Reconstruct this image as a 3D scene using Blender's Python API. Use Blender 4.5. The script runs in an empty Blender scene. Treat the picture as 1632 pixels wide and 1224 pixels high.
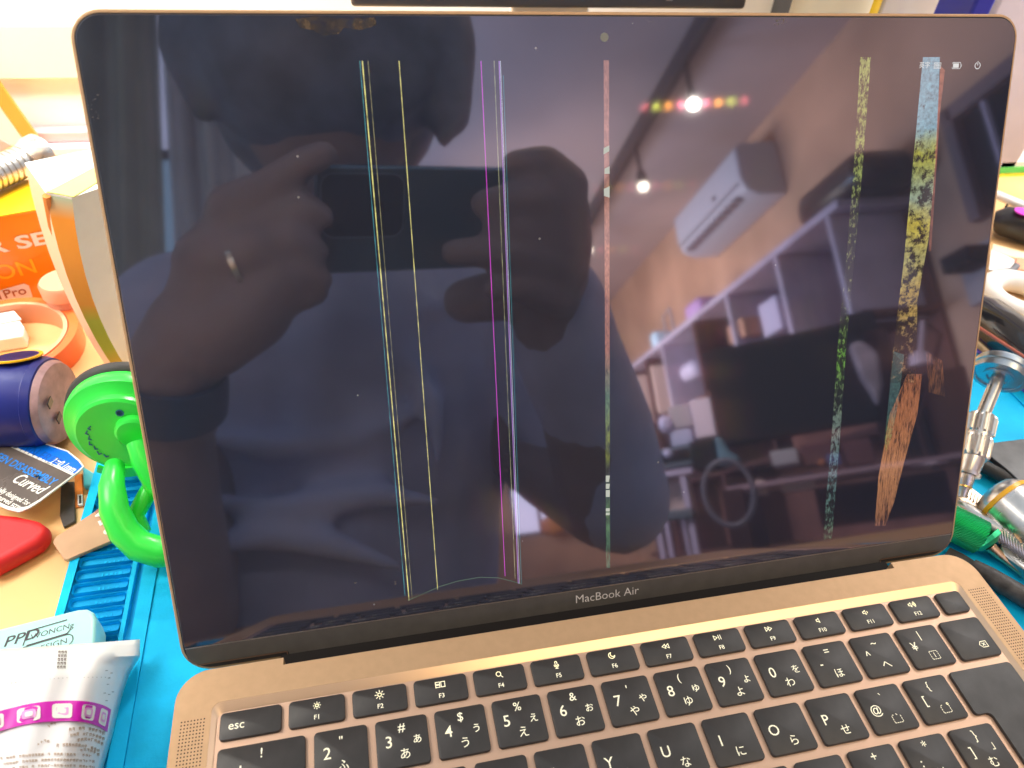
import bpy, bmesh, math, random
from mathutils import Matrix, Vector
random.seed(7)
SC = bpy.context.scene
COL = SC.collection
S = 0.001                                   # everything below is written in millimetres
# ------------------------------------------------------------------ camera
RM = Matrix(((0.97758421, 0.09104005, -0.18984418), (-0.20119194, 0.66969217, -0.71486656), (0.06205568, 0.73703739, 0.67299732)))
CAM = Vector((-81.014, -138.611, 243.208)); FPX = 1167.56
TILT = 1.083156184                           # lid angle from the desk
LV = Vector((0, math.cos(TILT), math.sin(TILT))); LN = Vector((0, -math.sin(TILT), math.cos(TILT)))
cd = bpy.data.cameras.new('camera'); cam = bpy.data.objects.new('camera', cd); COL.objects.link(cam)
cam.matrix_world = Matrix.Translation(CAM * S) @ RM.to_4x4()
cd.sensor_width = 36; cd.lens = FPX / 1632 * 36; cd.clip_start = 0.004; cd.clip_end = 60
cd.dof.use_dof = True; cd.dof.focus_distance = 0.272; cd.dof.aperture_fstop = 15
SC.camera = cam
# ------------------------------------------------------------------ world, lamps, exposure
W = bpy.data.worlds.new('World'); SC.world = W; W.use_nodes = True
W.node_tree.nodes['Background'].inputs[0].default_value = (0.80, 0.90, 1.0, 1)
W.node_tree.nodes['Background'].inputs[1].default_value = 0.68
SC.view_settings.view_transform = 'Standard'; SC.view_settings.look = 'None'
SC.view_settings.exposure = 0.14; SC.view_settings.gamma = 1
SC.cycles.max_bounces = 8; SC.cycles.caustics_reflective = False; SC.cycles.caustics_refractive = False
SC.cycles.sample_clamp_indirect = 6
try: SC.cycles.use_denoising = True
except Exception: pass
def area(name, loc, to, sx, sy, power, col, spread=180):
    l = bpy.data.lights.new(name, 'AREA'); l.shape = 'RECTANGLE'; l.size = sx; l.size_y = sy; l.energy = power; l.color = col; l.spread = math.radians(spread)
    o = bpy.data.objects.new(name, l); COL.objects.link(o); o.location = loc
    o.rotation_euler = (Vector(to) - Vector(loc)).to_track_quat('-Z', 'Y').to_euler(); return o
area('bench_fill', (0.0, 0.405, 0.37), (0.0, 0.27, 0), 0.24, 0.05, 3.9, (1.0, 0.95, 0.86), 150)  # added lamp low behind the lid, out of view, brightens the desk
area('wall_wash_left', (-0.42, 0.25, 0.42), (-0.40, 0.42, 0.05), 0.4, 0.08, 1.7, (1.0, 0.97, 0.93), 115)  # added lamp out of view, washes wall and desk white on this side
area('wall_wash_right', (0.56, 0.25, 0.42), (0.52, 0.40, 0.02), 0.4, 0.08, 1.3, (1.0, 0.97, 0.94), 115)  # added like the left one, for the wall and tools at right
area('left_fill', (-0.56, 0.10, 0.36), (-0.32, 0.08, 0), 0.2, 0.5, 0.42, (1.0, 0.92, 0.80), 50)  # unseen lamp put in to brighten the left clutter
area('right_fill', (0.62, 0.20, 0.36), (0.38, 0.12, 0), 0.2, 0.4, 0.26, (1.0, 0.96, 0.92), 50)  # unseen lamp put in to brighten the right clutter
area('slope_lamp', (0.42, -0.36, 1.10), (0.42, 0, 0), 1.3, 0.16, 3.5, (1.0, 0.76, 0.42), 150).rotation_euler = (0.3, 0, 0)  # unseen warm strip, added and widened for the well slope highlight
area('blue_uplight', (-0.95, -2.5, 0.65), (0.45, -2.55, 1.9), 0.7, 0.5, 100, (0.50, 0.68, 1.0))  # hidden lamp put in for bluish window glow on the ceiling
area('room_fill', (0.1, -3.5, 0.7), (1.9, -3.9, 1.2), 1.4, 1.0, 85, (1.0, 0.86, 0.78), 130)  # added broad lamp hidden behind the person, lifts far wall and shelf

area('room_fill_near', (0.0, -1.0, 1.15), (1.0, -1.9, 0.1), 0.6, 0.5, 11, (1.0, 0.88, 0.86), 80)  # added lamp lighting the bench fronts, no fixture stands there
# ------------------------------------------------------------------ measuring helpers (turn sightings into real positions)
def ray(px, py): return (RM @ Vector(((px - 816) / FPX, (612 - py) / FPX, -1))).normalized()
def D(px, py, z=-14.0):                      # point on the horizontal plane z
    d = ray(px, py); return CAM + d * ((z - CAM.z) / d.z)
def DY(px, py, y):                           # point on the upright plane y
    d = ray(px, py); return CAM + d * ((y - CAM.y) / d.y)
def hgt(X, py):                              # height at which the upright line through X passes image row py
    a = RM.transposed(); best = 0; lo, hi = -20.0, 900.0
    def row(z):
        d = a @ (Vector((X[0], X[1], z)) - CAM); return 612 - FPX * d.y / -d.z
    for _ in range(50):
        m = (lo + hi) / 2
        if row(m) > py: lo = m
        else: hi = m
    return lo
CV = CAM - LN * (2 * CAM.dot(LN))
def mdir(px, py): d = ray(px, py); return d - LN * (2 * d.dot(LN))
def V(px, py, s): return CV + mdir(px, py) * s           # what the screen shows at that place, s mm along the light's way
def VX(px, py, x): d = mdir(px, py); return CV + d * ((x - CV.x) / d.x)
def VYp(px, py, y): d = mdir(px, py); return CV + d * ((y - CV.y) / d.y)
def VZ(px, py, z): d = mdir(px, py); return CV + d * ((z - CV.z) / d.z)

# ------------------------------------------------------------------ materials
def mat(name, col, rough=0.5, metal=0.0, spec=0.5, noise=0.0, nscale=40, bump=0.0, bscale=200, em=None, ems=1.0, trans=0.0, coat=0.0, col2=None, sheen=0):
    m = bpy.data.materials.new(name); m.use_nodes = True; nt = m.node_tree; b = nt.nodes['Principled BSDF']
    b.inputs['Base Color'].default_value = (*col, 1); b.inputs['Roughness'].default_value = rough
    b.inputs['Metallic'].default_value = metal; b.inputs['Specular IOR Level'].default_value = spec
    b.inputs['Transmission Weight'].default_value = trans; b.inputs['Coat Weight'].default_value = coat
    if em: b.inputs['Emission Color'].default_value = (*em, 1); b.inputs['Emission Strength'].default_value = ems
    tc = nt.nodes.new('ShaderNodeTexCoord')
    if noise or col2:
        n = nt.nodes.new('ShaderNodeTexNoise'); n.inputs['Scale'].default_value = nscale; n.inputs['Detail'].default_value = 6
        nt.links.new(tc.outputs['Object'], n.inputs['Vector'])
        mx = nt.nodes.new('ShaderNodeMix'); mx.data_type = 'RGBA'
        c2 = col2 if col2 else tuple(c * (1 - noise) for c in col)
        c1 = col if col2 else tuple(min(1, c * (1 + noise * .6)) for c in col)
        mx.inputs[6].default_value = (*c1, 1); mx.inputs[7].default_value = (*c2, 1)
        cr = nt.nodes.new('ShaderNodeMapRange'); cr.inputs[1].default_value = .35; cr.inputs[2].default_value = .65
        nt.links.new(n.outputs['Fac'], cr.inputs[0]); nt.links.new(cr.outputs[0], mx.inputs[0]); nt.links.new(mx.outputs[2], b.inputs['Base Color'])
        rr = nt.nodes.new('ShaderNodeMapRange'); rr.inputs[3].default_value = max(0, rough - .06); rr.inputs[4].default_value = min(1, rough + .08)
        nt.links.new(n.outputs['Fac'], rr.inputs[0]); nt.links.new(rr.outputs[0], b.inputs['Roughness'])
    if bump:
        n = nt.nodes.new('ShaderNodeTexNoise'); n.inputs['Scale'].default_value = bscale; n.inputs['Detail'].default_value = 4
        nt.links.new(tc.outputs['Object'], n.inputs['Vector'])
        bp = nt.nodes.new('ShaderNodeBump'); bp.inputs['Strength'].default_value = bump; bp.inputs['Distance'].default_value = 0.0005
        nt.links.new(n.outputs['Fac'], bp.inputs['Height']); nt.links.new(bp.outputs[0], b.inputs['Normal'])
    return m
def emit(name, col, s):
    m = bpy.data.materials.new(name); m.use_nodes = True; nt = m.node_tree; nt.nodes.clear()
    e = nt.nodes.new('ShaderNodeEmission'); e.inputs[0].default_value = (*col, 1); e.inputs[1].default_value = s
    o = nt.nodes.new('ShaderNodeOutputMaterial'); nt.links.new(e.outputs[0], o.inputs[0]); return m

# ------------------------------------------------------------------ mesh helpers
class MB:
    def __init__(s): s.bm = bmesh.new()
    def box(s, c, size, M=None):
        r = bmesh.ops.create_cube(s.bm, size=1)['verts']
        T = Matrix.Translation(Vector(c)) @ Matrix.Diagonal((*size, 1))
        if M: T = M @ T
        bmesh.ops.transform(s.bm, matrix=T, verts=r); return s
    def prism(s, pts, off):                 # pts: 3D outline, off: extrusion vector
        off = Vector(off); a = [s.bm.verts.new(Vector(p)) for p in pts]; b = [s.bm.verts.new(Vector(p) + off) for p in pts]
        n = len(pts); s.bm.faces.new(a); s.bm.faces.new(b[::-1])
        for i in range(n): s.bm.faces.new((a[i], b[i], b[(i + 1) % n], a[(i + 1) % n]))
        return s
    def face(s, pts): s.bm.faces.new([s.bm.verts.new(Vector(p)) for p in pts]); return s
    def loft(s, rings, cap=True, closed=True):
        R_ = [[s.bm.verts.new(Vector(p)) for p in r] for r in rings]; n = len(R_[0])
        for a, b in zip(R_, R_[1:]):
            for i in range(n if closed else n - 1): s.bm.faces.new((a[i], a[(i + 1) % n], b[(i + 1) % n], b[i]))
        if cap: s.bm.faces.new(R_[0][::-1]); s.bm.faces.new(R_[-1])
        return s
    def tube(s, path, r, seg=12, cap=True):
        path = [Vector(p) for p in path]; n = len(path); rr = r if isinstance(r, (list, tuple)) else [r] * n
        t0 = (path[1] - path[0]).normalized(); u = t0.orthogonal().normalized(); rings = []
        for i, p in enumerate(path):
            t = (path[min(i + 1, n - 1)] - path[max(i - 1, 0)]).normalized()
            u = (u - t * u.dot(t)).normalized(); w = t.cross(u)
            rings.append([p + (u * math.cos(a) + w * math.sin(a)) * rr[i] for a in (2 * math.pi * k / seg for k in range(seg))])
        return s.loft(rings, cap)
    def lathe(s, prof, M, seg=48, cap=True):  # prof: (radius, height) along local z of M
        rings = [[M @ Vector((max(r, .01) * math.cos(a), max(r, .01) * math.sin(a), h)) for a in (2 * math.pi * k / seg for k in range(seg))] for r, h in prof]
        return s.loft(rings, cap)
    def ball(s, c, r, M=None, sc=(1, 1, 1), sub=3):
        v = bmesh.ops.create_icosphere(s.bm, subdivisions=sub, radius=1)['verts']
        T = Matrix.Translation(Vector(c)) @ (M.to_4x4() if M else Matrix()) @ Matrix.Diagonal((r * sc[0], r * sc[1], r * sc[2], 1))
        bmesh.ops.transform(s.bm, matrix=T, verts=v); return s
    def build(s, name, m, parent=None, smooth=False, bevel=0, bseg=2, angle=40):
        bmesh.ops.recalc_face_normals(s.bm, faces=s.bm.faces)
        me = bpy.data.meshes.new(name)
        vs = [v.co for v in s.bm.verts]
        ctr = Vector((0, 0, 0))
        if parent is None and vs:
            ctr = Vector(((min(v.x for v in vs) + max(v.x for v in vs)) / 2, (min(v.y for v in vs) + max(v.y for v in vs)) / 2, min(v.z for v in vs)))
        elif parent is not None: ctr = parent.location / S
        bmesh.ops.transform(s.bm, matrix=Matrix.Diagonal((S, S, S, 1)) @ Matrix.Translation(-ctr), verts=s.bm.verts)
        s.bm.to_mesh(me); s.bm.free()
        o = bpy.data.objects.new(name, me); COL.objects.link(o); me.materials.append(m)
        if parent is None: o.location = ctr * S
        else: o.parent = parent
        if smooth or bevel:
            for p in me.polygons: p.use_smooth = True
            me.set_sharp_from_angle(angle=math.radians(angle))
        if bevel:
            b = o.modifiers.new('bevel', 'BEVEL'); b.width = bevel * S; b.segments = bseg; b.limit_method = 'ANGLE'; b.angle_limit = math.radians(35)
            b.harden_normals = False
        return o
def thing(name, label, cat, loc, group=None):
    o = bpy.data.objects.new(name, None); COL.objects.link(o); o.location = Vector(loc) * S; o.empty_display_size = .01
    o['label'] = label; o['category'] = cat
    if group: o['group'] = group
    return o
def tag(o, label, cat, group=None):
    o['label'] = label; o['category'] = cat
    if group: o['group'] = group
    return o
def struct(o): o['kind'] = 'structure'; return o
ROOT = {}
def par(o):                                  # world offset of a parent chain (all parents are unrotated)
    v = Vector((0, 0, 0))
    while o is not None: v += o.location; o = o.parent
    return v
def sub(mb, name, m, parent, **k):           # a part whose vertices are given in world millimetres
    me_o = mb.build(name, m, None, **k); me_o.parent = parent; me_o.location = me_o.location - par(parent); return me_o
def frame(o, x, y, z=None):                  # matrix from origin and two directions
    x = Vector(x).normalized(); y = Vector(y); y = (y - x * y.dot(x)).normalized(); z = x.cross(y)
    return Matrix.Translation(Vector(o)) @ Matrix((x, y, z)).transposed().to_4x4()
def rrect(x0, x1, y0, y1, r, n=6):
    rs = r if isinstance(r, (list, tuple)) else [r] * 4          # bl, br, tr, tl
    out = []
    for (cx, cy, a0, q) in ((x0, y0, 180, rs[0]), (x1, y0, 270, rs[1]), (x1, y1, 0, rs[2]), (x0, y1, 90, rs[3])):
        sx = 1 if cx == x0 else -1; sy = 1 if cy == y0 else -1
        for k in range(n + 1):
            a = math.radians(a0 + 90 * k / n); out.append((cx + sx * q + q * math.cos(a), cy + sy * q + q * math.sin(a)))
    return out
TXT = {}
def text_bm(items, bold=0.0):               # items: (string, size mm, Matrix, shear); centred on the matrix origin
    bm = bmesh.new()
    for s_, size, M, shear in items:
        key = (s_, round(bold, 3), shear)
        if key not in TXT:
            c = bpy.data.curves.new('t', 'FONT'); c.body = s_; c.size = 1; c.align_x = 'CENTER'; c.align_y = 'CENTER'; c.shear = shear; c.offset = bold; c.resolution_u = 3
            o = bpy.data.objects.new('t', c); COL.objects.link(o)
            me = bpy.data.meshes.new_from_object(o.evaluated_get(bpy.context.evaluated_depsgraph_get()))
            bpy.data.objects.remove(o); bpy.data.curves.remove(c); TXT[key] = me
        t = bmesh.new(); t.from_mesh(TXT[key]); bmesh.ops.transform(t, matrix=M @ Matrix.Diagonal((size, size, 1, 1)), verts=t.verts)
        tmp = bpy.data.meshes.new('x'); t.to_mesh(tmp); t.free(); bm.from_mesh(tmp); bpy.data.meshes.remove(tmp)
    mb = MB(); mb.bm.free(); mb.bm = bm; return mb
def text(items, name, m, parent, bold=0.0):
    mb = text_bm(items, bold); return sub(mb, name, m, parent)
def fake_word(n, w, h):                      # short unreadable strokes, as printed small type reads from afar
    out = []; x = 0
    for i in range(n):
        ww = w * random.uniform(.5, 1.0); out.append((x, x + ww)); x += w * 1.25
    return out

# ================================================================== THE SETTING
m_desk = mat('desk_wood', (0.86, 0.56, 0.26), .45, noise=.14, nscale=14, col2=(0.80, 0.47, 0.19), bump=.1)
struct(MB().box((-20, 60, -34), (1500, 960, 40)).build('desk_surface', m_desk, bevel=2))
m_wallw = mat('white_wall', (0.86, 0.83, 0.78), .8, noise=.04, nscale=6)
struct(MB().box((-50, 548, 300), (2400, 16, 1000)).build('wall_behind', m_wallw))

# ================================================================== REPAIR MAT
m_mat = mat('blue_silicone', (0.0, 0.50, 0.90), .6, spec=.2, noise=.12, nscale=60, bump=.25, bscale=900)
m_matd = mat('blue_silicone_shaded', (0.0, 0.38, 0.75), .6, spec=.2, noise=.1, nscale=60, bump=.2, bscale=900)  # same silicone, darker: recess shade put into the colour
matr = thing('repair_mat', 'blue silicone repair mat with rows of slots, lying under the laptop', 'work mat', (30, 0, -14))
def curve_plate(loops, z0, z1, name, m, parent, bevel=0):
    c = bpy.data.curves.new('p', 'CURVE'); c.dimensions = '2D'; c.fill_mode = 'BOTH'
    for L in loops:
        sp = c.splines.new('POLY'); sp.points.add(len(L) - 1); sp.use_cyclic_u = True
        for p, q in zip(sp.points, L): p.co = (q[0], q[1], 0, 1)
    c.extrude = (z1 - z0) / 2
    o = bpy.data.objects.new('p', c); COL.objects.link(o)
    me = bpy.data.meshes.new_from_object(o.evaluated_get(bpy.context.evaluated_depsgraph_get())); bpy.data.objects.remove(o)
    bm = bmesh.new(); bm.from_mesh(me); bmesh.ops.transform(bm, matrix=Matrix.Translation((0, 0, (z0 + z1) / 2)), verts=bm.verts)
    bmesh.ops.remove_doubles(bm, verts=bm.verts, dist=.001)
    mb = MB(); mb.bm.free(); mb.bm = bm; return sub(mb, name, m, parent, bevel=bevel)
slots = []
for k in range(-10, 9):
    y1 = 48.5 + 6.05 * k; slots.append(rrect(-197.8, -178.2, y1 - 4.0, y1, .9, 3))
MX0, MX1, MY0, MY1 = -201.5, 266, -235, 123
hole = rrect(-168.5, 258, -225, 112, 3, 4)
groove = [(-176.2, -225), (-173.6, -225), (-173.6, 112), (-176.2, 112)]
curve_plate([rrect(MX0, MX1, MY0, MY1, 5, 5)] + slots + [groove, hole], -12.4, -10.2, 'raised_rim', m_mat, matr, bevel=.35)
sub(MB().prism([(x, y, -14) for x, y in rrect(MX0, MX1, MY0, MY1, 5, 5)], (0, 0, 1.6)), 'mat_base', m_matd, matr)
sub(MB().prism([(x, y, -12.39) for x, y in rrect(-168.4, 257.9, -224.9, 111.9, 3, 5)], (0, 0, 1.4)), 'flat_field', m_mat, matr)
mb = MB()
for k in range(-4, 5):
    y1 = 48.5 + 6.05 * k
    for j in range(5): mb.box((-189 + j * 1.6, y1 - 2 + random.uniform(-.3, .3), -12.3), (random.uniform(.3, 1.1), random.uniform(.3, 1.6), .25))
sub(mb, 'moulded_mark', m_mat, matr)

# ================================================================== LAPTOP
m_gold = mat('gold_aluminium', (0.64, 0.41, 0.235), .5, metal=.35, spec=.3, noise=.03, nscale=300, bump=.12, bscale=4000)
m_goldl = mat('gold_aluminium_polished', (0.86, 0.58, 0.38), .3, metal=.85)
m_key = mat('key_black', (0.050, 0.044, 0.042), .45, spec=.6, noise=.2, nscale=120, bump=.05, bscale=3000)
m_leg = mat('key_legend', (0.80, 0.76, 0.62), .5, em=(1.0, .92, .62), ems=.5)
m_gask = mat('rubber_gasket', (0.03, 0.026, 0.026), .6)
m_chin = mat('chin_enamel', (0.105, 0.096, 0.085), .36, spec=.7, noise=.1, nscale=200)
m_hole = mat('speaker_hole', (0.05, 0.03, 0.02), .9)
lap = thing('laptop', 'open gold laptop with a cracked dark screen and black Japanese keyboard', 'laptop', (0, -100, -11))

bound = [(-118.4, -8.6), (-118.4, -6.1)]
def deck_outline():
    pts = []
    def arc(cx, cy, r, a0, a1, n=10):
        for k in range(n + 1):
            a = math.radians(a0 + (a1 - a0) * k / n); pts.append((cx + r * math.cos(a), cy + r * math.sin(a)))
    arc(-142.2, -16.2, 10.1, 180, 90); pts.extend([(-118.4, -6.0), (-118.4, -8.5)])
    pts.extend([(118.4, -8.5), (118.4, -6.0)]); arc(142.2, -16.2, 10.1, 90, 0)
    arc(142.2, -202, 10.1, 0, -90); arc(-142.2, -202, 10.1, -90, -180)
    return pts
well = rrect(-140.6, 140.6, -124.5, -18.0, 3.2, 5)
well2 = rrect(-139.2, 139.2, -123.2, -20.6, 2.6, 5)
curve_plate([deck_outline(), well], -9.5, 0, 'palm_rest', m_gold, lap, bevel=.25)
sub(MB().prism([(x * .992, y * .992 - .5, -10.98) for x, y in deck_outline()], (0, 0, 1.9)), 'bottom_case', m_gold, lap)
sub(MB().loft([[(x, y, -.02) for x, y in well], [(x, y, -1.0) for x, y in well2], [(x, y, -1.25) for x, y in rrect(-138.9, 138.9, -123, -21.2, 2.4, 5)]], cap=False), 'well_slope', m_goldl, lap, smooth=True, angle=80)
m_floor = mat('gold_well_floor', (0.80, 0.53, 0.38), .5, metal=.6, bump=.1, bscale=4000)
sub(MB().prism([(x, y, -2) for x, y in rrect(-139.5, 139.5, -123.5, -20.5, 2, 3)], (0, 0, .72)), 'well_floor', m_floor, lap)

# ---- keys
def key_mesh(outline, parent=lap):
    cx = sum(p[0] for p in outline) / len(outline); cy = sum(p[1] for p in outline) / len(outline)
    def inset(d):
        return [(cx + (x - cx) * (1 - d / max(1e-6, abs(x - cx) + 4)), cy + (y - cy) * (1 - d / max(1e-6, abs(y - cy) + 4))) for x, y in outline]
    r = [[(x, y, -1.3) for x, y in outline], [(x, y, -.30) for x, y in outline], [(x, y, -.10) for x, y in inset(.10)], [(x, y, -.02) for x, y in inset(.35)]]
    return sub(MB().loft(r), 'key', m_key, parent, smooth=True, angle=60)
def legends(k, x0, x1, y0, y1, items, bold=.0):   # items (string, u, v, size) ; v measured from the top edge
    its = []
    for s_, u, v, sz in items:
        sx = 1.0
        its.append((s_, sz, Matrix.Translation((x0 + (x1 - x0) * u, y1 - (y1 - y0) * v, .02)) @ Matrix.Diagonal((sx, 1, 1, 1)), 0))
    o = text(its, 'legend', m_leg, k, bold); return o
def strokes(k, x0, x1, y0, y1, segs, w=.28):  # icon drawn with strokes in mm round (u,v)
    mb = MB()
    for (u, v, lines) in segs:
        ox = x0 + (x1 - x0) * u; oy = y1 - (y1 - y0) * v
        for L in lines:
            for a, b in zip(L, L[1:]):
                a = Vector(a); b = Vector(b); d = (b - a); l = d.length
                if l < 1e-6: continue
                d /= l; n_ = Vector((-d.y, d.x)) * w / 2; e = d * w * .4
                q = [a - e + n_, b + e + n_, b + e - n_, a - e - n_]
                mb.face([(ox + p.x, oy + p.y, .02) for p in q])
    return sub(mb, 'icon', m_leg, k)
def circ(r, n=12, a0=0, a1=360, cx=0, cy=0): return [(cx + r * math.cos(math.radians(a0 + (a1 - a0) * i / n)), cy + r * math.sin(math.radians(a0 + (a1 - a0) * i / n))) for i in range(n + 1)]
def sun(r0, r1, r2, n=8): return [circ(r0, 10)] + [[(r1 * math.cos(a), r1 * math.sin(a)), (r2 * math.cos(a), r2 * math.sin(a))] for a in (2 * math.pi * i / n for i in range(n))]
spk = [(-1.2, .35), (-.7, .35), (-.1, .85), (-.1, -.85), (-.7, -.35), (-1.2, -.35), (-1.2, .35)]
ICON = {1: sun(.5, .95, 1.15), 2: sun(.6, 1.05, 1.5),
 3: [[(-1.6, .9), (-.2, .9), (-.2, .15), (-1.6, .15), (-1.6, .9)], [(-1.6, -.15), (-.2, -.15), (-.2, -.9), (-1.6, -.9), (-1.6, -.15)], [(.25, .9), (1.5, .9), (1.5, -.9), (.25, -.9), (.25, .9)]],
 4: [circ(.8, 12, cx=-.2, cy=.2), [(.4, -.4), (1.1, -1.1)]],
 5: [[(-.35, .9), (-.35, 0)] + circ(.35, 4, 180, 360), [(.35, 0), (.35, .9)] + circ(.35, 4, 0, 180, cy=.9), circ(.8, 8, 180, 360), [(0, -.8), (0, -1.3)], [(-.5, -1.3), (.5, -1.3)]],
 6: [circ(1.1, 14, 100, 350), circ(.85, 10, 130, 320, .45, .4)],
 7: [[(0, 0), (1.2, .8), (1.2, -.8), (0, 0)], [(-1.3, 0), (-.1, .8), (-.1, -.8), (-1.3, 0)]],
 8: [[(-1.5, .8), (-.2, 0), (-1.5, -.8), (-1.5, .8)], [(.35, .8), (.35, -.8)], [(1.1, .8), (1.1, -.8)]],
 9: [[(0, 0), (-1.2, .8), (-1.2, -.8), (0, 0)], [(1.3, 0), (.1, .8), (.1, -.8), (1.3, 0)]],
 10: [[(x + .6, y) for x, y in spk]], 11: [spk, circ(.5, 5, -45, 45, .2)], 12: [[(x - .5, y) for x, y in spk], circ(.5, 5, -45, 45, -.3), circ(1.0, 6, -45, 45, -.3), circ(1.5, 7, -45, 45, -.3)]}
def rk(x0, x1, y0, y1, r=1.3): return key_mesh(rrect(x0, x1, y0, y1, r, 4))
FY0, FY1 = -30.8, -22.0
k = rk(-137.7, -118.7, FY0, FY1); legends(k, -137.7, -118.7, FY0, FY1, [('esc', .27, .52, 3.9)], .004)
for i in range(12):
    x0 = -116.46 + 20.3 * i; x1 = x0 + 17.85; k = rk(x0, x1, FY0, FY1)
    strokes(k, x0, x1, FY0, FY1, [(.5, .30, ICON[i + 1])])
    legends(k, x0, x1, FY0, FY1, [('F%d' % (i + 1), .5, .74, 2.15)], .012)
rk(127.3, 137.9, FY0, FY1)
NY0, NY1 = -48.7, -33.4
k = rk(-137.7, -111.2, NY0, NY1); legends(k, -137.7, -111.2, NY0, NY1, [('!', .5, .22, 4.2), ('1', .27, .52, 5.0), ('ぬ', .52, .76, 3.4)], .004)
NUM = [('"', '2', 'ふ', ''), ('#', '3', 'あ', 'ぁ'), ('$', '4', 'う', 'ぅ'), ('%', '5', 'え', 'ぇ'), ('&', '6', 'お', 'ぉ'), ("'", '7', 'や', 'ゃ'), ('(', '8', 'ゆ', 'ゅ'), (')', '9', 'よ', 'ょ'), ('', '0', 'わ', 'を'), ('=', '-', 'ほ', ''), ('~', '^', 'へ', ''), ('|', '¥', 'ー', '')]
for i, (a, b, c, d) in enumerate(NUM):
    x0 = -108.56 + 19.14 * i; x1 = x0 + 16.6; k = rk(x0, x1, NY0, NY1); L = []
    if a: L.append((a, .5, .21 if a not in '"\'' else .27, 4.0 if a not in '()' else 3.7))
    L.append((b, .24, .48, 5.2 if b.isdigit() else 4.4))
    if c != 'ー': L.append((c, .53, .76, 3.7))
    if d: L.append((d, .78, .49, 3.7 if d != 'を' else 3.3))
    legends(k, x0, x1, NY0, NY1, L, .004)
    if c == 'ー':
        dash = []
        for t in range(-2, 2):
            for (p, q) in (((t * .8 + .15, 1.5), (t * .8 + .55, 1.5)), ((t * .8 + .15, -1.5), (t * .8 + .55, -1.5))): dash.append([p, q])
        for t in range(-2, 2):
            for xx in (-1.6, 1.6): dash.append([(xx, t * .75 + .15), (xx, t * .75 + .5)])
        dash.append([(0, .8), (0, -.8)]); strokes(k, x0, x1, NY0, NY1, [(.58, .74, dash)], .22)
x0, x1 = 121.1, 137.9; k = rk(x0, x1, NY0, NY1)
strokes(k, x0, x1, NY0, NY1, [(.70, .70, [[(-1.7, 0), (-.8, 1.1), (1.4, 1.1), (1.4, -1.1), (-.8, -1.1), (-1.7, 0)], [(-.5, .5), (.6, -.5)], [(-.5, -.5), (.6, .5)]])], .26)
QY0, QY1 = -67.0, -51.65
k = rk(-137.7, -119.9, QY0, QY1); strokes(k, -137.7, -119.9, QY0, QY1, [(.3, .5, [[(-1.6, 0), (1.2, 0)], [(.5, .7), (1.2, 0), (.5, -.7)], [(1.7, .8), (1.7, -.8)]])])
QR = [('Q', 'た'), ('W', 'て'), ('E', 'い'), ('R', 'す'), ('T', 'か'), ('Y', 'ん'), ('U', 'な'), ('I', 'に'), ('O', 'ら'), ('P', 'せ'), ('@', ''), ('[', '')]
def ten(dots=()):
    d = []
    for t in range(4):
        d.append([(-1.5 + .8 * t, -1.4), (-1.1 + .8 * t, -1.4)])
        if t not in (3,): d.append([(-1.6, -1.2 + .8 * t), (-1.6, -.8 + .8 * t)]); d.append([(1.6, -1.2 + .8 * t), (1.6, -.8 + .8 * t)])
    d.append([(-1.3, 1.2), (-.9, 1.2)]); return d + list(dots)
for i, (b, c) in enumerate(QR):
    x0 = 16.655 + 19.14 * (i - 7); x1 = x0 + 16.6; k = rk(x0, x1, QY0, QY1); L = [(b, .24, .50, 4.9 if b not in '@[' else 4.2)]
    if c: L.append((c, .56, .77, 3.7))
    if b == '@': L.append(('`', .5, .25, 4.2)); strokes(k, x0, x1, QY0, QY1, [(.60, .74, ten([[(.2, 1.5), (.5, 1.1)]]))], .22)
    if b == '[': L.append(('{', .5, .21, 3.7)); strokes(k, x0, x1, QY0, QY1, [(.60, .74, ten([circ(.35, 6, cx=1.4, cy=1.4)]))], .22)
    legends(k, x0, x1, QY0, QY1, L, .004)
AY0, AY1 = -85.3, -69.95
k = rk(-137.7, -118.0, AY0, AY1)
for i, (b, c) in enumerate([('A', 'ち'), ('S', 'と'), ('D', 'し'), ('F', 'は'), ('G', 'き'), ('H', 'く'), ('J', 'ま'), ('K', 'の'), ('L', 'り'), (';', 'れ'), (':', 'け'), (']', 'む')]):
    x0 = 60.8 + 19.14 * (i - 9) - .1; x0 += -.3; x1 = x0 + 16.6; k = rk(x0, x1, AY0, AY1)
    L = [(b, .24, .50, 4.9 if b.isalpha() else 4.2), (c, .56, .77, 3.7)]
    if b in ';:]': L.append(({';': '+', ':': '*', ']': '}'}[b], .5, .2, 4.2))
    if b == ']': L.append(('」', .8, .45, 3.4))
    legends(k, x0, x1, AY0, AY1, L, .004)
for yy, n, sh in ((-88.3, 13, 8), (-106.5, 9, 0)):
    for i in range(n):
        x0 = -137.7 + i * (276 / n); rk(x0, x0 + 276 / n - 2.5, yy - 15.3, yy)
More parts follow.
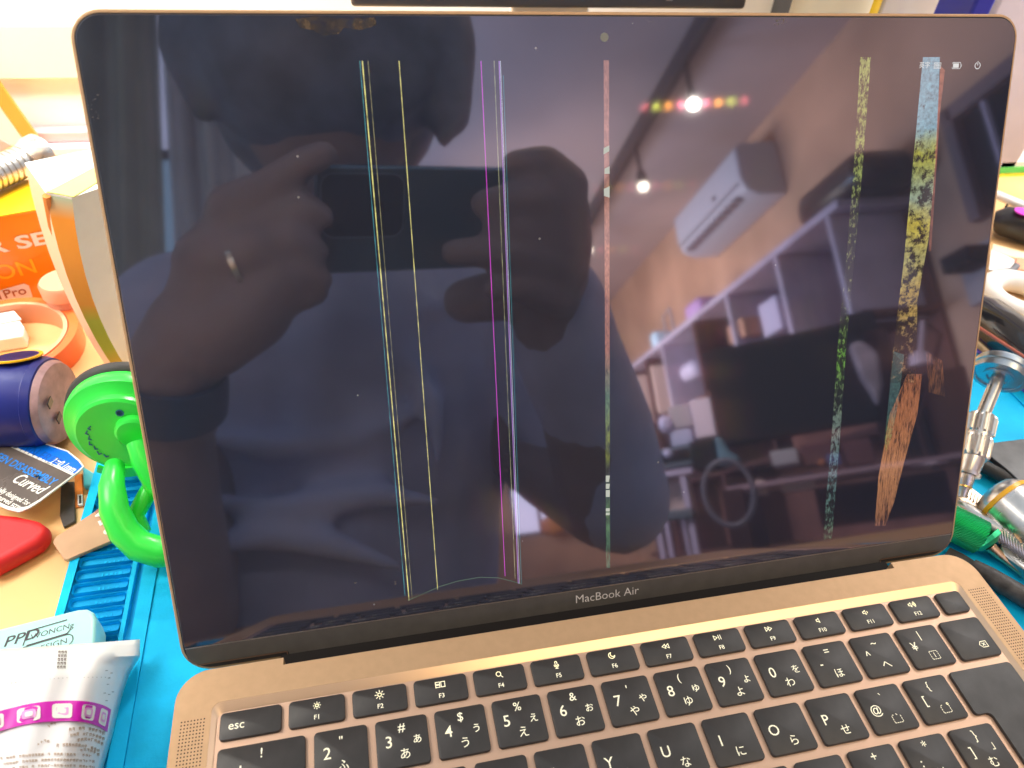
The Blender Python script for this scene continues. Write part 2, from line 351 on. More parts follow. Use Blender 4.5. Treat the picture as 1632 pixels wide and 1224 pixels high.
# enter key, an upside down L
eo = rrect(112.4, 137.9, QY0, QY1, 1.3, 4)
bl = [(112.4 + 1.3 * (1 - math.cos(math.radians(a))), -66.9 + 1.3 * (1 - math.sin(math.radians(a))) - .0) for a in (0, 30, 60, 90)]
eo = [(138.0, -84.0), (138.0, -53.0)] + [(136.7 + 1.3 * math.cos(math.radians(a)), -52.95 + 1.3 * math.sin(math.radians(a))) for a in (30, 60, 90)] + \
     [(113.7 + 1.3 * math.cos(math.radians(a)), -52.95 + 1.3 * math.sin(math.radians(a))) for a in (90, 120, 150, 180)] + \
     [(113.7 + 1.3 * math.cos(math.radians(a)), -65.7 + 1.3 * math.sin(math.radians(a))) for a in (180, 210, 240, 270)] + [(116.6, -67.0), (117.6, -67.5), (118.2, -68.6)] + \
     [(118.2, -84.0)] + [(119.5, -85.3), (136.7, -85.3)]
sub(MB().loft([[(x, y, -1.3) for x, y in eo], [(x, y, -.3) for x, y in eo], [(x + (.12 if x < 119 else -.12), y + (-.12 if y > -60 else .12), -.05) for x, y in eo]]), 'key', m_key, lap)
# speaker grilles
for sx in (-1, 1):
    mb = MB()
    for i in range(8):
        for j in range(46):
            cx = sx * (142.6 + i * .98); cy = -22.8 - j * .98 * 1.12
            mb.face([(cx + .27 * math.cos(a), cy + .27 * math.sin(a), .03) for a in (math.pi * q / 3 for q in range(6))])
    sub(mb, 'speaker_grille', m_hole, lap)

# ---- lid; local (u, v, w) -> world
def L3(u, v, w=0.0): return Vector((u, 0, 0)) + LV * v + LN * w
lid_o = rrect(-152.05, 152.05, -6.6, 201.0, [10, 10, 8.5, 8.5], 8)
def insetr(d, y0=0): return rrect(-152.05 + d, 152.05 - d, -6.6 + d, 201.0 - d, [10 - d, 10 - d, 8.5 - d, 8.5 - d], 8)
rings = [[L3(u, v, -4.3) for u, v in insetr(4)], [L3(u, v, -3.9) for u, v in insetr(1.2)], [L3(u, v, -2.6) for u, v in insetr(.1)], [L3(u, v, -.5) for u, v in insetr(0)], [L3(u, v, -.15) for u, v in insetr(.12)], [L3(u, v, 0) for u, v in insetr(.5)], [L3(u, v, 0) for u, v in insetr(.95)], [L3(u, v, -.6) for u, v in insetr(1.0)]]
lid = sub(MB().loft(rings), 'lid_shell', m_gold, lap, smooth=True, angle=60)
sub(MB().loft([[L3(u, v, -.5) for u, v in insetr(.97)], [L3(u, v, .10) for u, v in insetr(1.0)], [L3(u, v, .14) for u, v in insetr(1.25)], [L3(u, v, .1) for u, v in insetr(1.7)]]), 'gasket', m_gask, lap, smooth=True)
# screen glass with the panel's dark coating, haze put into its bluish base colour; its grating throws faint coloured orders to both sides
def glass_material():
    m = bpy.data.materials.new('screen_glass'); m.use_nodes = True; nt = m.node_tree; nt.nodes.clear(); N = nt.nodes.new
    out = N('ShaderNodeOutputMaterial'); tc = N('ShaderNodeTexCoord')
    base = N('ShaderNodeBsdfDiffuse'); base.inputs[0].default_value = (.022, .028, .048, 1)
    g = N('ShaderNodeBsdfGlossy'); g.inputs[0].default_value = (.190, .190, .205, 1); g.inputs[1].default_value = .035
    # dust specks and greasy smears lie on the glass
    vo = N('ShaderNodeTexVoronoi'); vo.inputs['Scale'].default_value = 95; nt.links.new(tc.outputs['Object'], vo.inputs['Vector'])
    lt = N('ShaderNodeMath'); lt.operation = 'LESS_THAN'; lt.inputs[1].default_value = .034; nt.links.new(vo.outputs['Distance'], lt.inputs[0])
    sepc = N('ShaderNodeSeparateColor'); nt.links.new(vo.outputs['Color'], sepc.inputs[0])
    g2 = N('ShaderNodeMath'); g2.operation = 'GREATER_THAN'; g2.inputs[1].default_value = .72; nt.links.new(sepc.outputs[0], g2.inputs[0])
    mu = N('ShaderNodeMath'); mu.operation = 'MULTIPLY'; nt.links.new(lt.outputs[0], mu.inputs[0]); nt.links.new(g2.outputs[0], mu.inputs[1])
    mix = N('ShaderNodeMix'); mix.data_type = 'RGBA'; mix.inputs[6].default_value = (.022, .028, .048, 1); mix.inputs[7].default_value = (.34, .33, .32, 1)
    nt.links.new(mu.outputs[0], mix.inputs[0]); nt.links.new(mix.outputs[2], base.inputs[0])
    add = N('ShaderNodeAddShader'); nt.links.new(base.outputs[0], add.inputs[0]); nt.links.new(g.outputs[0], add.inputs[1]); last = add
    geo = N('ShaderNodeNewGeometry')
    cols = {1: (.0080, .0016, .0030), 2: (.0075, .0030, .0004), 3: (.0035, .0040, .0006), 4: (.0030, .0006, .0008)}
    for order in (1, 2, 3, 4):
        for sgn in (-1, 1):
            va = N('ShaderNodeVectorMath'); va.operation = 'ADD'; va.inputs[1].default_value = (sgn * order * .0082, 0, 0)
            nt.links.new(geo.outputs['Normal'], va.inputs[0]); vn = N('ShaderNodeVectorMath'); vn.operation = 'NORMALIZE'; nt.links.new(va.outputs[0], vn.inputs[0])
            gg = N('ShaderNodeBsdfGlossy'); gg.inputs[0].default_value = (*cols[order], 1); gg.inputs[1].default_value = .040
            nt.links.new(vn.outputs[0], gg.inputs['Normal'])
            ad = N('ShaderNodeAddShader'); nt.links.new(last.outputs[0], ad.inputs[0]); nt.links.new(gg.outputs[0], ad.inputs[1]); last = ad
    nt.links.new(last.outputs[0], out.inputs[0]); return m
m_glass = glass_material()
go = rrect(-150.6, 150.6, 3.3, 199.55, [1.0, 1.0, 7.1, 7.1], 8)
def plate(outline, w0, w1, rim=.12):
    c = Vector((0, 100)); 
    a = [L3(u, v, w0) for u, v in outline]; b = [L3(u, v, w1 - rim) for u, v in outline]
    d = [L3(u - math.copysign(rim, u), v - math.copysign(rim, v - 100), w1) for u, v in outline]
    return MB().loft([a, b, d])
screen = sub(plate(go, .05, .5), 'screen', m_glass, lap)
sub(MB().prism([L3(-150.4, 2.75, .2), L3(150.4, 2.75, .2), L3(150.4, 3.25, .45), L3(-150.4, 3.25, .45)], LN * .08), 'glass_edge', mat('glass_edge', (.42, .34, .30), .3), lap)
# chin with hinge notches
ch = [(-150.3, 2.7), (-150.3, -.5)] + [(-150.3 + 3.2 * (1 - math.cos(math.radians(a))), -.5 - 3.2 * math.sin(math.radians(a))) for a in (25, 50, 75, 90)] + \
     [(-118.2, -3.7), (-117.3, -4.2), (-117.2, -7.4), (117.2, -7.4), (117.3, -4.2), (118.2, -3.7), (147.1, -3.7)] + \
     [(150.3 - 3.2 * (1 - math.cos(math.radians(a))), -.5 - 3.2 * math.sin(math.radians(a))) for a in (75, 50, 25)] + [(150.3, -.5), (150.3, 2.7)]
sub(MB().prism([L3(u, v, .0) for u, v in ch[::-1]], LN * .32), 'chin', m_chin, lap, bevel=.15)
m_copper = mat('chin_trim', (.30, .18, .13), .35, metal=.6)
def ribbon(pts, w, h0, h1): 
    mb = MB()
    for a, b in zip(pts, pts[1:]):
        a = Vector(a); b = Vector(b); d = (b - a).normalized(); n_ = Vector((-d.y, d.x)) * w / 2; e = d * w * .4
        mb.prism([L3(*(a - e + n_), h0), L3(*(b + e + n_), h0), L3(*(b + e - n_), h0), L3(*(a - e - n_), h0)], LN * (h1 - h0))
    return mb
sub(ribbon([(-149.8, -1.2), (-147.2, -3.95), (-117.9, -3.95), (-117.5, -7.2)], .35, .05, .36), 'chin_trim', m_copper, lap)
sub(ribbon([(149.8, -1.2), (147.2, -3.95), (117.9, -3.95), (117.5, -7.2)], .35, .05, .36), 'chin_trim', m_copper, lap)
m_hinge = mat('hinge_cover', (.012, .009, .008), .6, spec=.15)
prof = [(-7.3, .2), (-8.2, -.1), (-9.4, -1.2), (-10.2, -3), (-9.8, -5.2)]
sub(MB().box((0, -.6, -7.6), (240, 14.5, 6.6)), 'gap_filler', m_hinge, lap)  # dark block added to keep the hinge gap dark
sub(MB().loft([[L3(u, v, w) for v, w in prof] for u in (-117.4, 117.4)], cap=False, closed=False), 'hinge_cover', m_hinge, lap, smooth=True)
text([('MacBook Air', 4.75, Matrix.Translation(L3(-.2, -1.0, .36)) @ frame((0, 0, 0), (1, 0, 0), LV), 0)], 'model_lettering', mat('lettering', (.85, .80, .75), .4), lap, -.004)
sub(MB().lathe([(1.35, .50), (1.30, .53), (.01, .53)], Matrix.Translation(L3(0, 193.6, 0)) @ frame((0, 0, 0), (1, 0, 0), LV), 24), 'webcam', mat('webcam_glass', (.30, .31, .27), .3), lap)
# ---- what the broken panel still shows
def uv_of(px, py):
    d = ray(px, py); t = (.5 - CAM.dot(LN)) / d.dot(LN); X = CAM + d * t; return X.x, X.dot(LV)
def line(px0, py0, px1, py1, w, col, s, name='bright_line', dash=0):
    u0, v0 = uv_of(px0, py0); u1, v1 = uv_of(px1, py1); d = w / 2
    m = bpy.data.materials.new(name); m.use_nodes = True; nt = m.node_tree; nt.nodes.clear(); N = nt.nodes.new
    e = N('ShaderNodeEmission'); e.inputs[0].default_value = (*col, 1); e.inputs[1].default_value = s
    tr = N('ShaderNodeBsdfTransparent'); ad = N('ShaderNodeAddShader'); o = N('ShaderNodeOutputMaterial')
    nt.links.new(tr.outputs[0], ad.inputs[1]); nt.links.new(ad.outputs[0], o.inputs[0]); nt.links.new(e.outputs[0], ad.inputs[0])
    tc = N('ShaderNodeTexCoord'); n = N('ShaderNodeTexNoise'); n.inputs['Scale'].default_value = 300 if dash else 60; n.inputs['Detail'].default_value = 3
    mp = N('ShaderNodeMapRange'); mp.inputs[1].default_value = .35; mp.inputs[2].default_value = .62; mp.inputs[3].default_value = s * (.35 if dash else .7); mp.inputs[4].default_value = s
    nt.links.new(tc.outputs['Object'], n.inputs['Vector']); nt.links.new(n.outputs['Fac'], mp.inputs[0]); nt.links.new(mp.outputs[0], e.inputs[1])
    return sub(MB().face([L3(u0 - d, v0, .515), L3(u0 + d, v0, .515), L3(u1 + d, v1, .515), L3(u1 - d, v1, .515)]), name, m, screen)
YE, CY, MG, WH = (.75, .70, .22), (.10, .55, .62), (.80, .06, .75), (.55, .60, .75)
line(573.5, 97, 645.5, 950, .22, CY, .42, dash=1)
line(577.5, 97, 652, 957, .34, YE, .85, dash=1)
line(586.5, 97, 657, 955, .20, (.45, .42, .18), .5, dash=1)
line(636, 97, 697.5, 940, .26, YE, .80, dash=1)
line(766.5, 97, 805, 918, .22, MG, .62)
line(787.5, 97, 821, 922, .20, (.50, .52, .25), .48, dash=1)
line(795.5, 97, 826, 930, .30, (.50, .25, .75), .55)
line(797.5, 97, 828, 930, .16, (.75, .85, .95), .55)
line(802, 120, 831, 930, .16, (.05, .45, .50), .40)
# thin arc where the crack starts
arc_pts = [uv_of(x, y) for x, y in ((650, 957), (675, 946), (700, 935), (730, 926), (765, 920), (795, 921), (815, 926), (832, 931))]
mb = MB(); 
for a, b in zip(arc_pts, arc_pts[1:]): mb.face([L3(a[0], a[1] - .1, .512), L3(b[0], b[1] - .1, .512), L3(b[0], b[1] + .1, .512), L3(a[0], a[1] + .1, .512)])
sub(mb, 'crack_line', emit('crack_light', (.40, .62, .45), .30), screen)
def noise_nodes(nt, tc, scale, detail=5, stretch=None, rough=.6):
    n = nt.nodes.new('ShaderNodeTexNoise'); n.inputs['Scale'].default_value = scale; n.inputs['Detail'].default_value = detail; n.inputs['Roughness'].default_value = rough
    if stretch:
        mp = nt.nodes.new('ShaderNodeMapping'); mp.inputs['Scale'].default_value = stretch; nt.links.new(tc, mp.inputs[0]); nt.links.new(mp.outputs[0], n.inputs['Vector'])
    else: nt.links.new(tc, n.inputs['Vector'])
    return n.outputs['Fac']
def strip(poly, name, bands, nscale, bright, dark_bands, stretch=(1, 1, 1), spread=.10, trans=True):
    """a piece of the picture the panel still lights. poly: pixels; bands: colour stops down the strip; dark_bands: stops of how much is masked"""
    m = bpy.data.materials.new(name); m.use_nodes = True; nt = m.node_tree; nt.nodes.clear(); N = nt.nodes.new; lk = nt.links.new
    tc = N('ShaderNodeTexCoord'); sx = N('ShaderNodeSeparateXYZ'); lk(tc.outputs['Generated'], sx.inputs[0])
    inv = N('ShaderNodeMath'); inv.operation = 'SUBTRACT'; inv.inputs[0].default_value = 1; lk(sx.outputs['Z'], inv.inputs[1])
    nz = noise_nodes(nt, tc.outputs['Object'], nscale, 6, stretch)
    wob = N('ShaderNodeMath'); wob.operation = 'MULTIPLY_ADD'; wob.inputs[1].default_value = .10; lk(nz, wob.inputs[0]); lk(inv.outputs[0], wob.inputs[2])
    wb = N('ShaderNodeMath'); wb.operation = 'SUBTRACT'; wb.inputs[1].default_value = .05; lk(wob.outputs[0], wb.inputs[0])
    def ramp(stops):
        r = N('ShaderNodeValToRGB'); el = r.color_ramp.elements
        while len(el) > 1: el.remove(el[0])
        el[0].position = stops[0][0]; el[0].color = (*stops[0][1], 1)
        for p, c in stops[1:]: e = el.new(p); e.color = (*c, 1)
        return r
    rc = ramp(bands); lk(wb.outputs[0], rc.inputs[0])
    rd = ramp([(p, (v, v, v)) for p, v in dark_bands]); lk(inv.outputs[0], rd.inputs[0])
    n2 = noise_nodes(nt, tc.outputs['Object'], nscale * 2.3, 8, stretch, .7)
    su = N('ShaderNodeMath'); su.operation = 'SUBTRACT'; lk(n2, su.inputs[0]); lk(rd.outputs[0], su.inputs[1])
    mp = N('ShaderNodeMapRange'); mp.inputs[1].default_value = -spread; mp.inputs[2].default_value = spread; mp.inputs[3].default_value = .04; lk(su.outputs[0], mp.inputs[0])
    ed = N('ShaderNodeMath'); ed.operation = 'MULTIPLY'; ed.inputs[1].default_value = bright; lk(mp.outputs[0], ed.inputs[0])
    n3 = noise_nodes(nt, tc.outputs['Object'], nscale * 6, 3, stretch); m3 = N('ShaderNodeMapRange'); m3.inputs[1].default_value = .3; m3.inputs[2].default_value = .7; m3.inputs[3].default_value = .6; m3.inputs[4].default_value = 1.3; lk(n3, m3.inputs[0])
    e2 = N('ShaderNodeMath'); e2.operation = 'MULTIPLY'; lk(ed.outputs[0], e2.inputs[0]); lk(m3.outputs[0], e2.inputs[1])
    em = N('ShaderNodeEmission'); lk(rc.outputs[0], em.inputs[0]); lk(e2.outputs[0], em.inputs[1])
    tr = N('ShaderNodeBsdfTransparent'); ad = N('ShaderNodeAddShader'); lk(em.outputs[0], ad.inputs[0]); lk(tr.outputs[0], ad.inputs[1])
    o = N('ShaderNodeOutputMaterial'); lk(ad.outputs[0], o.inputs[0])
    P_ = [uv_of(*p) for p in poly]
    return sub(MB().face([L3(u, v, .512) for u, v in P_]), name, m, screen)
strip([(1471, 91), (1498, 91), (1492, 250), (1480, 380), (1462, 480), (1460, 610), (1418, 610), (1423, 560), (1440, 420), (1456, 250)], 'picture_strip',
      [(0, (.22, .46, .58)), (.20, (.24, .48, .58)), (.27, (.50, .50, .05)), (.40, (.34, .44, .30)), (.48, (.66, .54, .06)), (.60, (.50, .46, .16)), (.70, (.60, .40, .08)), (.85, (.36, .24, .08)), (1, (.30, .16, .07))],
      120, .50, [(0, .32), (.22, .40), (.34, .48), (.55, .45), (.70, .50), (.85, .56), (1, .60)], spread=.05)
strip([(1446, 596), (1470, 596), (1462, 660), (1440, 740), (1425, 800), (1411, 838), (1394, 838), (1400, 760), (1418, 660)], 'picture_strip',
      [(0, (.42, .14, .05)), (.3, (.50, .18, .06)), (.6, (.56, .24, .09)), (1, (.34, .14, .06))], 110, .52, [(0, .50), (.2, .42), (.55, .44), (.8, .40), (1, .54)], stretch=(5, .6, .6), spread=.08)
strip([(1476, 560), (1502, 575), (1506, 632), (1480, 625)], 'picture_strip', [(0, (.45, .17, .06)), (1, (.38, .15, .05))], 130, .32, [(0, .56), (.5, .50), (1, .60)], stretch=(4, .6, .6), spread=.10)
strip([(1441, 565), (1424, 560), (1410, 700), (1412, 720), (1420, 700), (1432, 640)], 'picture_strip', [(0, (.10, .22, .20)), (.6, (.09, .20, .18)), (1, (.16, .40, .05))], 260, .28, [(0, .3), (1, .5)])
strip([(1371, 91), (1388, 91), (1380, 200), (1372, 300), (1360, 430), (1348, 560), (1340, 680), (1326, 858), (1311, 860), (1325, 700), (1336, 540), (1350, 400), (1362, 250)], 'picture_strip',
      [(0, (.40, .48, .12)), (.2, (.36, .44, .10)), (.45, (.35, .36, .14)), (.58, (.18, .50, .04)), (.66, (.22, .30, .12)), (.72, (.16, .22, .17)), (.85, (.11, .22, .22)), (1, (.10, .20, .10))],
      230, .50, [(0, .49), (.2, .53), (.40, .61), (.50, .60), (.6, .53), (.68, .57), (.72, .46), (.85, .52), (1, .55)], stretch=(1.5, .8, .8), spread=.06)
strip([(962, 96), (970.5, 96), (972.5, 905), (966, 905)], 'picture_strip',
      [(0, (.42, .18, .12)), (.3, (.45, .20, .14)), (.52, (.50, .20, .12)), (.62, (.14, .26, .16)), (.72, (.34, .40, .06)), (.78, (.05, .06, .05)), (.88, (.12, .26, .08)), (1, (.06, .20, .14))],
      160, .45, [(0, .30), (.5, .36), (.7, .44), (.8, .5), (1, .42)], stretch=(2, .6, .6))
m_lit = emit('panel_white', (.78, .80, .70), .62)
for (y0, y1, xa, xb, sh) in ((232, 246, 962, 971, 5), (265, 277, 963.5, 971.5, 0), (297, 312, 962.5, 971.5, -3)):
    sub(MB().face([L3(*uv_of(xa, y0 + 4), .52), L3(*uv_of(xa, y1), .52), L3(*uv_of(xb, y1 - sh), .52), L3(*uv_of(xb, y0), .52)]), 'lit_block', m_lit, screen)
for (y0, y1) in ((758, 768), (771, 779), (781, 792), (810, 815), (817, 821)):
    xo = random.uniform(0, 2); sub(MB().face([L3(*uv_of(965.5, y0), .52), L3(*uv_of(965.5, y1), .52), L3(*uv_of(972 - xo, y1), .52), L3(*uv_of(972, y0), .52)]), 'lit_block', m_lit, screen)
strip([(1499, 105), (1506, 112), (1498, 180), (1484, 400), (1480, 400), (1494, 180)], 'picture_strip', [(0, (.5, .16, .09)), (1, (.25, .08, .05))], 60, .40, [(0, .2), (1, .45)])
def on_lid(px, py, w=.53): return Matrix.Translation(L3(*uv_of(px, py), w)) @ frame((0, 0, 0), (1, 0, 0), LV)
m_icon = emit('menu_icon_light', (.80, .78, .76), .9)
text([('英字', 2.15, on_lid(1473.5, 104.5), 0)], 'input_menu_text', m_icon, screen)
def lid_strokes(px, py, lines, w, name, fill=None):
    u0, v0 = uv_of(px, py); mb = MB()
    for L in lines:
        for a, b in zip(L, L[1:]):
            a = Vector(a); b = Vector(b); d = (b - a).normalized(); n_ = Vector((-d.y, d.x)) * w / 2; e = d * w * .4
            mb.face([L3(u0 + p.x, v0 + p.y, .53) for p in (a - e + n_, b + e + n_, b + e - n_, a - e - n_)])
    if fill: mb.face([L3(u0 + x, v0 + y, .532) for x, y in fill])
    return sub(mb, name, m_icon, screen)
lid_strokes(1494, 104.5, [[(-1.3, .85), (1.3, .85), (1.3, -.85), (-1.3, -.85), (-1.3, .85)]] + [[(-.95, y), (.95, y)] for y in (.42, .0, -.45)], .18, 'keyboard_icon')
lid_strokes(1525, 104.5, [rrect(-1.9, 1.5, -1.0, 1.0, .4, 3) + [(-1.9, .6)], [(1.85, .35), (1.85, -.35)]], .16, 'battery_icon', [(-1.55, -.7), (.75, -.7), (.75, .7), (-1.55, .7)])
lid_strokes(1558, 104.5, [circ(1.05, 14, 120, 420), [(0, 1.35), (0, .1)]], .24, 'power_icon')
# smudges near the top edge
m_smudge = mat('dried_smudge', (.20, .17, .15), .7)
def smudge(px, py, pts):
    u0, v0 = uv_of(px, py); mb = MB()
    for (x, y, r) in pts: mb.face([L3(u0 + x + r * random.uniform(.6, 1.1) * math.cos(a), v0 + y + r * .5 * random.uniform(.6, 1.1) * math.sin(a), .51 + random.uniform(0, .004)) for a in (2 * math.pi * q / 9 for q in range(9))])
    return sub(mb, 'smudge', m_smudge, screen)
smudge(1243, 35, [(random.uniform(-2, 2), random.uniform(-.8, .8), random.uniform(.15, .5)) for _ in range(16)])
smudge(1035, 34, [(-1 + .4 * i, .6 - .5 * i + .07 * i * i, .18) for i in range(7)])
smudge(150, 170, [(random.uniform(-1.5, 1.5), random.uniform(-4, 4), random.uniform(.1, .35)) for _ in range(12)])
def smear_material():
    m = bpy.data.materials.new('greasy_smear'); m.use_nodes = True; nt = m.node_tree; nt.nodes.clear(); N = nt.nodes.new; lk = nt.links.new
    tc = N('ShaderNodeTexCoord'); nz = noise_nodes(nt, tc.outputs['Object'], 330, 6, (1, 1, 1), .7)
    mp = N('ShaderNodeMapRange'); mp.inputs[1].default_value = .42; mp.inputs[2].default_value = .62; mp.inputs[4].default_value = .85; lk(nz, mp.inputs[0])
    d = N('ShaderNodeBsdfDiffuse'); d.inputs[0].default_value = (.20, .15, .11, 1); t = N('ShaderNodeBsdfTransparent'); mx = N('ShaderNodeMixShader'); o = N('ShaderNodeOutputMaterial')
    lk(mp.outputs[0], mx.inputs[0]); lk(t.outputs[0], mx.inputs[1]); lk(d.outputs[0], mx.inputs[2]); lk(mx.outputs[0], o.inputs[0]); return m
sp_ = [(470, 30), (500, 26), (545, 29), (598, 28), (600, 40), (575, 48), (548, 44), (540, 54), (515, 57), (498, 48), (478, 44)]
sub(MB().face([L3(*uv_of(*q), .511) for q in sp_[::-1]]), 'smear', smear_material(), screen)
smudge(566, 929, [(0, 0, .6)]); smudge(630, 929, [(0, .4, .4), (0, -.4, .45)])

# ================================================================== THINGS BEHIND AND BESIDE THE LAPTOP
WY = 436.0
bpy.data.objects['wall_behind'].location.y = (WY + 8) * S
def PL(px, py, P0, n):
    d = ray(px, py); n = Vector(n); return CAM + d * ((Vector(P0) - CAM).dot(n) / d.dot(n))
def outl(pts, z): return [D(x, y, z) for x, y in pts]
def slab(name, pts, z0, z1, m, parent=None, bevel=0, **k):
    o = outl(pts, z1); mb = MB().prism(o, (0, 0, z0 - z1))
    return sub(mb, name, m, parent, bevel=bevel, **k) if parent else mb.build(name, m, bevel=bevel, **k)
m_white = mat('white_plastic', (.82, .80, .76), .4, noise=.05, nscale=40)
m_paper = mat('white_paper', (.84, .82, .78), .7, noise=.05, nscale=60)
m_black = mat('black_plastic', (.025, .025, .028), .3, noise=.2, nscale=60)
m_blackr = mat('black_rubber', (.035, .033, .032), .6, noise=.2, nscale=60, bump=.3, bscale=800)
m_steel = mat('brushed_steel', (.72, .70, .68), .28, metal=1, noise=.1, nscale=200)
m_steel2 = mat('steel_dark', (.40, .39, .38), .35, metal=1, noise=.1, nscale=200)
m_mauve = mat('mauve_trim', (.55, .43, .45), .5)
m_mauve2 = mat('pale_trim', (.74, .66, .68), .5)
# rail along the wall foot, cream board on the wall
A = (-330, WY - 12)
h1 = hgt(A, 232); h2 = hgt(A, 213)
rail = thing('wall_rail', 'mauve and white plastic rail along the foot of the white wall', 'rail', (-330, WY - 8, -14))
sub(MB().box((-330, WY - 9, (h1 - 14) / 2), (420, 17, h1 + 14)), 'lower_strip', m_mauve2, rail, bevel=1.5)
sub(MB().box((-330, WY - 6, (h1 + h2) / 2 + .2), (420, 11, h2 - h1)), 'upper_strip', m_mauve, rail, bevel=1.5)
hb = hgt((-340, WY), 121); ht = hgt((-340, WY), 34)
tag(MB().box((-420, WY - 4, (hb + ht) / 2), (640, 7.5, ht - hb)).build('cream_board', mat('cream_board', (.82, .76, .60), .8, noise=.04, nscale=12), bevel=.8), 'plain cream board fixed to the white wall at upper left', 'board')
# monitor whose lower edge shows above the laptop
zm = DY(870, 13, 330).z; xa = DY(560, 10, 330).x; xb = DY(1187, 10, 330).x
mon = thing('monitor', 'dark monitor standing behind the laptop, only its lower edge showing', 'monitor', ((xa + xb) / 2, 340, -14))
sub(MB().box(((xa + xb) / 2, 340, zm + 150), (xb - xa, 22, 300)), 'casing', mat('monitor_casing', (.05, .055, .075), .4), mon, bevel=2)
sub(MB().box(((xa + xb) / 2, 328.6, zm + 153), (xb - xa - 16, 1.4, 286)), 'panel', mat('monitor_panel', (.03, .04, .06), .15), mon)
sub(MB().box(((xa + xb) / 2, 351, zm / 2 + 10), (50, 10, zm + 48)), 'stand_neck', m_white, mon, bevel=2)
sub(MB().box(((xa + xb) / 2, 350, -11), (200, 120, 6)), 'stand_foot', m_black, mon, bevel=2)
sub(MB().box((DY(800, 3, 328).x, 327.2, zm + 6.5), (4, 1.5, 1.6)), 'button', m_steel2, mon); sub(MB().box((DY(1065, 3, 328).x, 327.2, zm + 6.5), (4, 1.5, 1.6)), 'button', m_steel2, mon)
# bottle, box and marker tops over the lid
def stand(name, pxl, pxr, y, dy, ztop, m, label, cat):
    xl = DY(pxl, 15, y).x; xr = DY(pxr, 15, y).x
    return tag(MB().box(((xl + xr) / 2, y + dy / 2, (ztop - 14) / 2), (xr - xl, dy, ztop + 14)).build(name, m, bevel=2), label, cat)
yb = thing('yellow_bottle', 'white bottle with a yellow side standing behind the lid', 'bottle', (DY(1330, 12, 260).x, 262, -14))
cx_ = DY(1330, 12, 260).x; rr_ = (DY(1388, 12, 260).x - DY(1275, 12, 260).x) / 2
sub(MB().lathe([(rr_, -14), (rr_, 320), (rr_ - 4, 330), (rr_ * .4, 350), (rr_ * .4, 370)], Matrix.Translation((cx_, 262, 0))), 'body', mat('bottle_white', (.85, .80, .62), .35), yb, smooth=True)
sub(MB().lathe([(rr_ * .62, -10), (rr_ * .62, 300)], Matrix.Translation((cx_ + rr_ * .42, 262 - 2, 0)) @ Matrix.Diagonal((1.02, 1.3, 1, 1))), 'label', mat('bottle_yellow', (.90, .62, .02), .4), yb, smooth=True)
stand('dark_folder', 1392, 1402, 300, 120, 330, m_black, 'thin dark folder edge standing between the bottle and the white box', 'folder')
stand('white_box', 1404, 1546, 300, 120, 330, m_paper, 'plain white box standing behind the right of the lid', 'box')
stand('blue_tin', 1550, 1582, 250, 30, 330, mat('blue_tin', (.03, .04, .45), .4), 'blue tin standing behind the lid corner', 'tin')
stand('grey_drawer_box', 1588, 1760, 330, 90, 250, mat('lavender_plastic', (.50, .47, .55), .5, noise=.1, nscale=15), 'pale lavender plastic drawer box at the upper right', 'drawer box')
# orange edged clear sheet leaning at the left
P = lambda px, py, y=418: DY(px, py, y)
sh = thing('clear_sheet', 'clear plastic sheet with an orange edge leaning at the upper left', 'plastic sheet', (P(20, 240).x, 418, -14))
sub(MB().prism([P(-14, 112), P(4, 140), P(82, 250), P(64, 258), P(-14, 150)], (0, 3, 0)), 'orange_edge', mat('orange_plastic', (.90, .28, .04), .35), sh)
sub(MB().prism([P(-14, 152), P(63, 259), P(-14, 262)], (0, 2, 0)), 'clear_film', mat('peach_film', (.88, .72, .58), .3), sh)
sub(MB().prism([P(-14, 215, 416), P(18, 232, 416), P(-14, 250, 416)], (0, 1.5, 0)), 'grey_patch', mat('grey_print', (.35, .32, .30), .5), sh)
# orange toolkit box
A0 = D(-60, 505, -14); B0 = D(118, 466, -14); xd = (B0 - A0); xd.z = 0; xdn = xd.normalized(); nb = Vector((xdn.y, -xdn.x, 0))
depth = 34.0
m_or = mat('orange_print', (.88, .22, .002), .3, col2=(.90, .30, .003), nscale=12, coat=.3)
zt = hgt(D(30, 485, -14), 352)
ob = thing('orange_toolkit_box', 'glossy orange cardboard toolkit box with white lettering', 'box', ((A0 + B0) / 2).to_tuple())
sub(MB().prism([A0, B0, B0 + Vector((0, 0, zt + 14)), A0 + Vector((0, 0, zt + 14))], -nb * depth), 'carton', m_or, ob, bevel=.8)
up = Vector((0, 0, 1))
def fr(px, py, off=.35): return frame(PL(px, py, A0 + nb * off, nb), xdn, up)
m_y = mat('yellow_print', (.95, .50, .01), .35)
zl = PL(30, 352, A0, nb).z
text([('ER SET', 12.6, fr(30, 388) @ Matrix.Diagonal((1.25, .82, 1, 1)), 0)], 'white_lettering', m_paper, ob, .03)
text([('SION', 12.5, fr(10, 434) @ Matrix.Diagonal((1, 1, 1, 1)), 0)], 'gold_lettering', m_y, ob, .01)
lp = [PL(*p, A0 + nb * .3, nb) for p in ((-40, 470), (0, 463), (38, 452), (46, 455), (52, 473), (-40, 494))]
sub(MB().prism(lp, nb * .2), 'label', m_paper, ob); text([('3in1Pro', 7.5, fr(2, 471, .7), 0)], 'label_lettering', mat('brown_print', (.35, .12, .03), .6), ob, .01)
sub(MB().prism([A0 + up * (zt + 14) , B0 + up * (zt + 14), B0 - nb * depth + up * (zt + 15), A0 - nb * depth + up * (zt + 15)], (0, 0, .8)), 'lid_flap', m_y, ob)
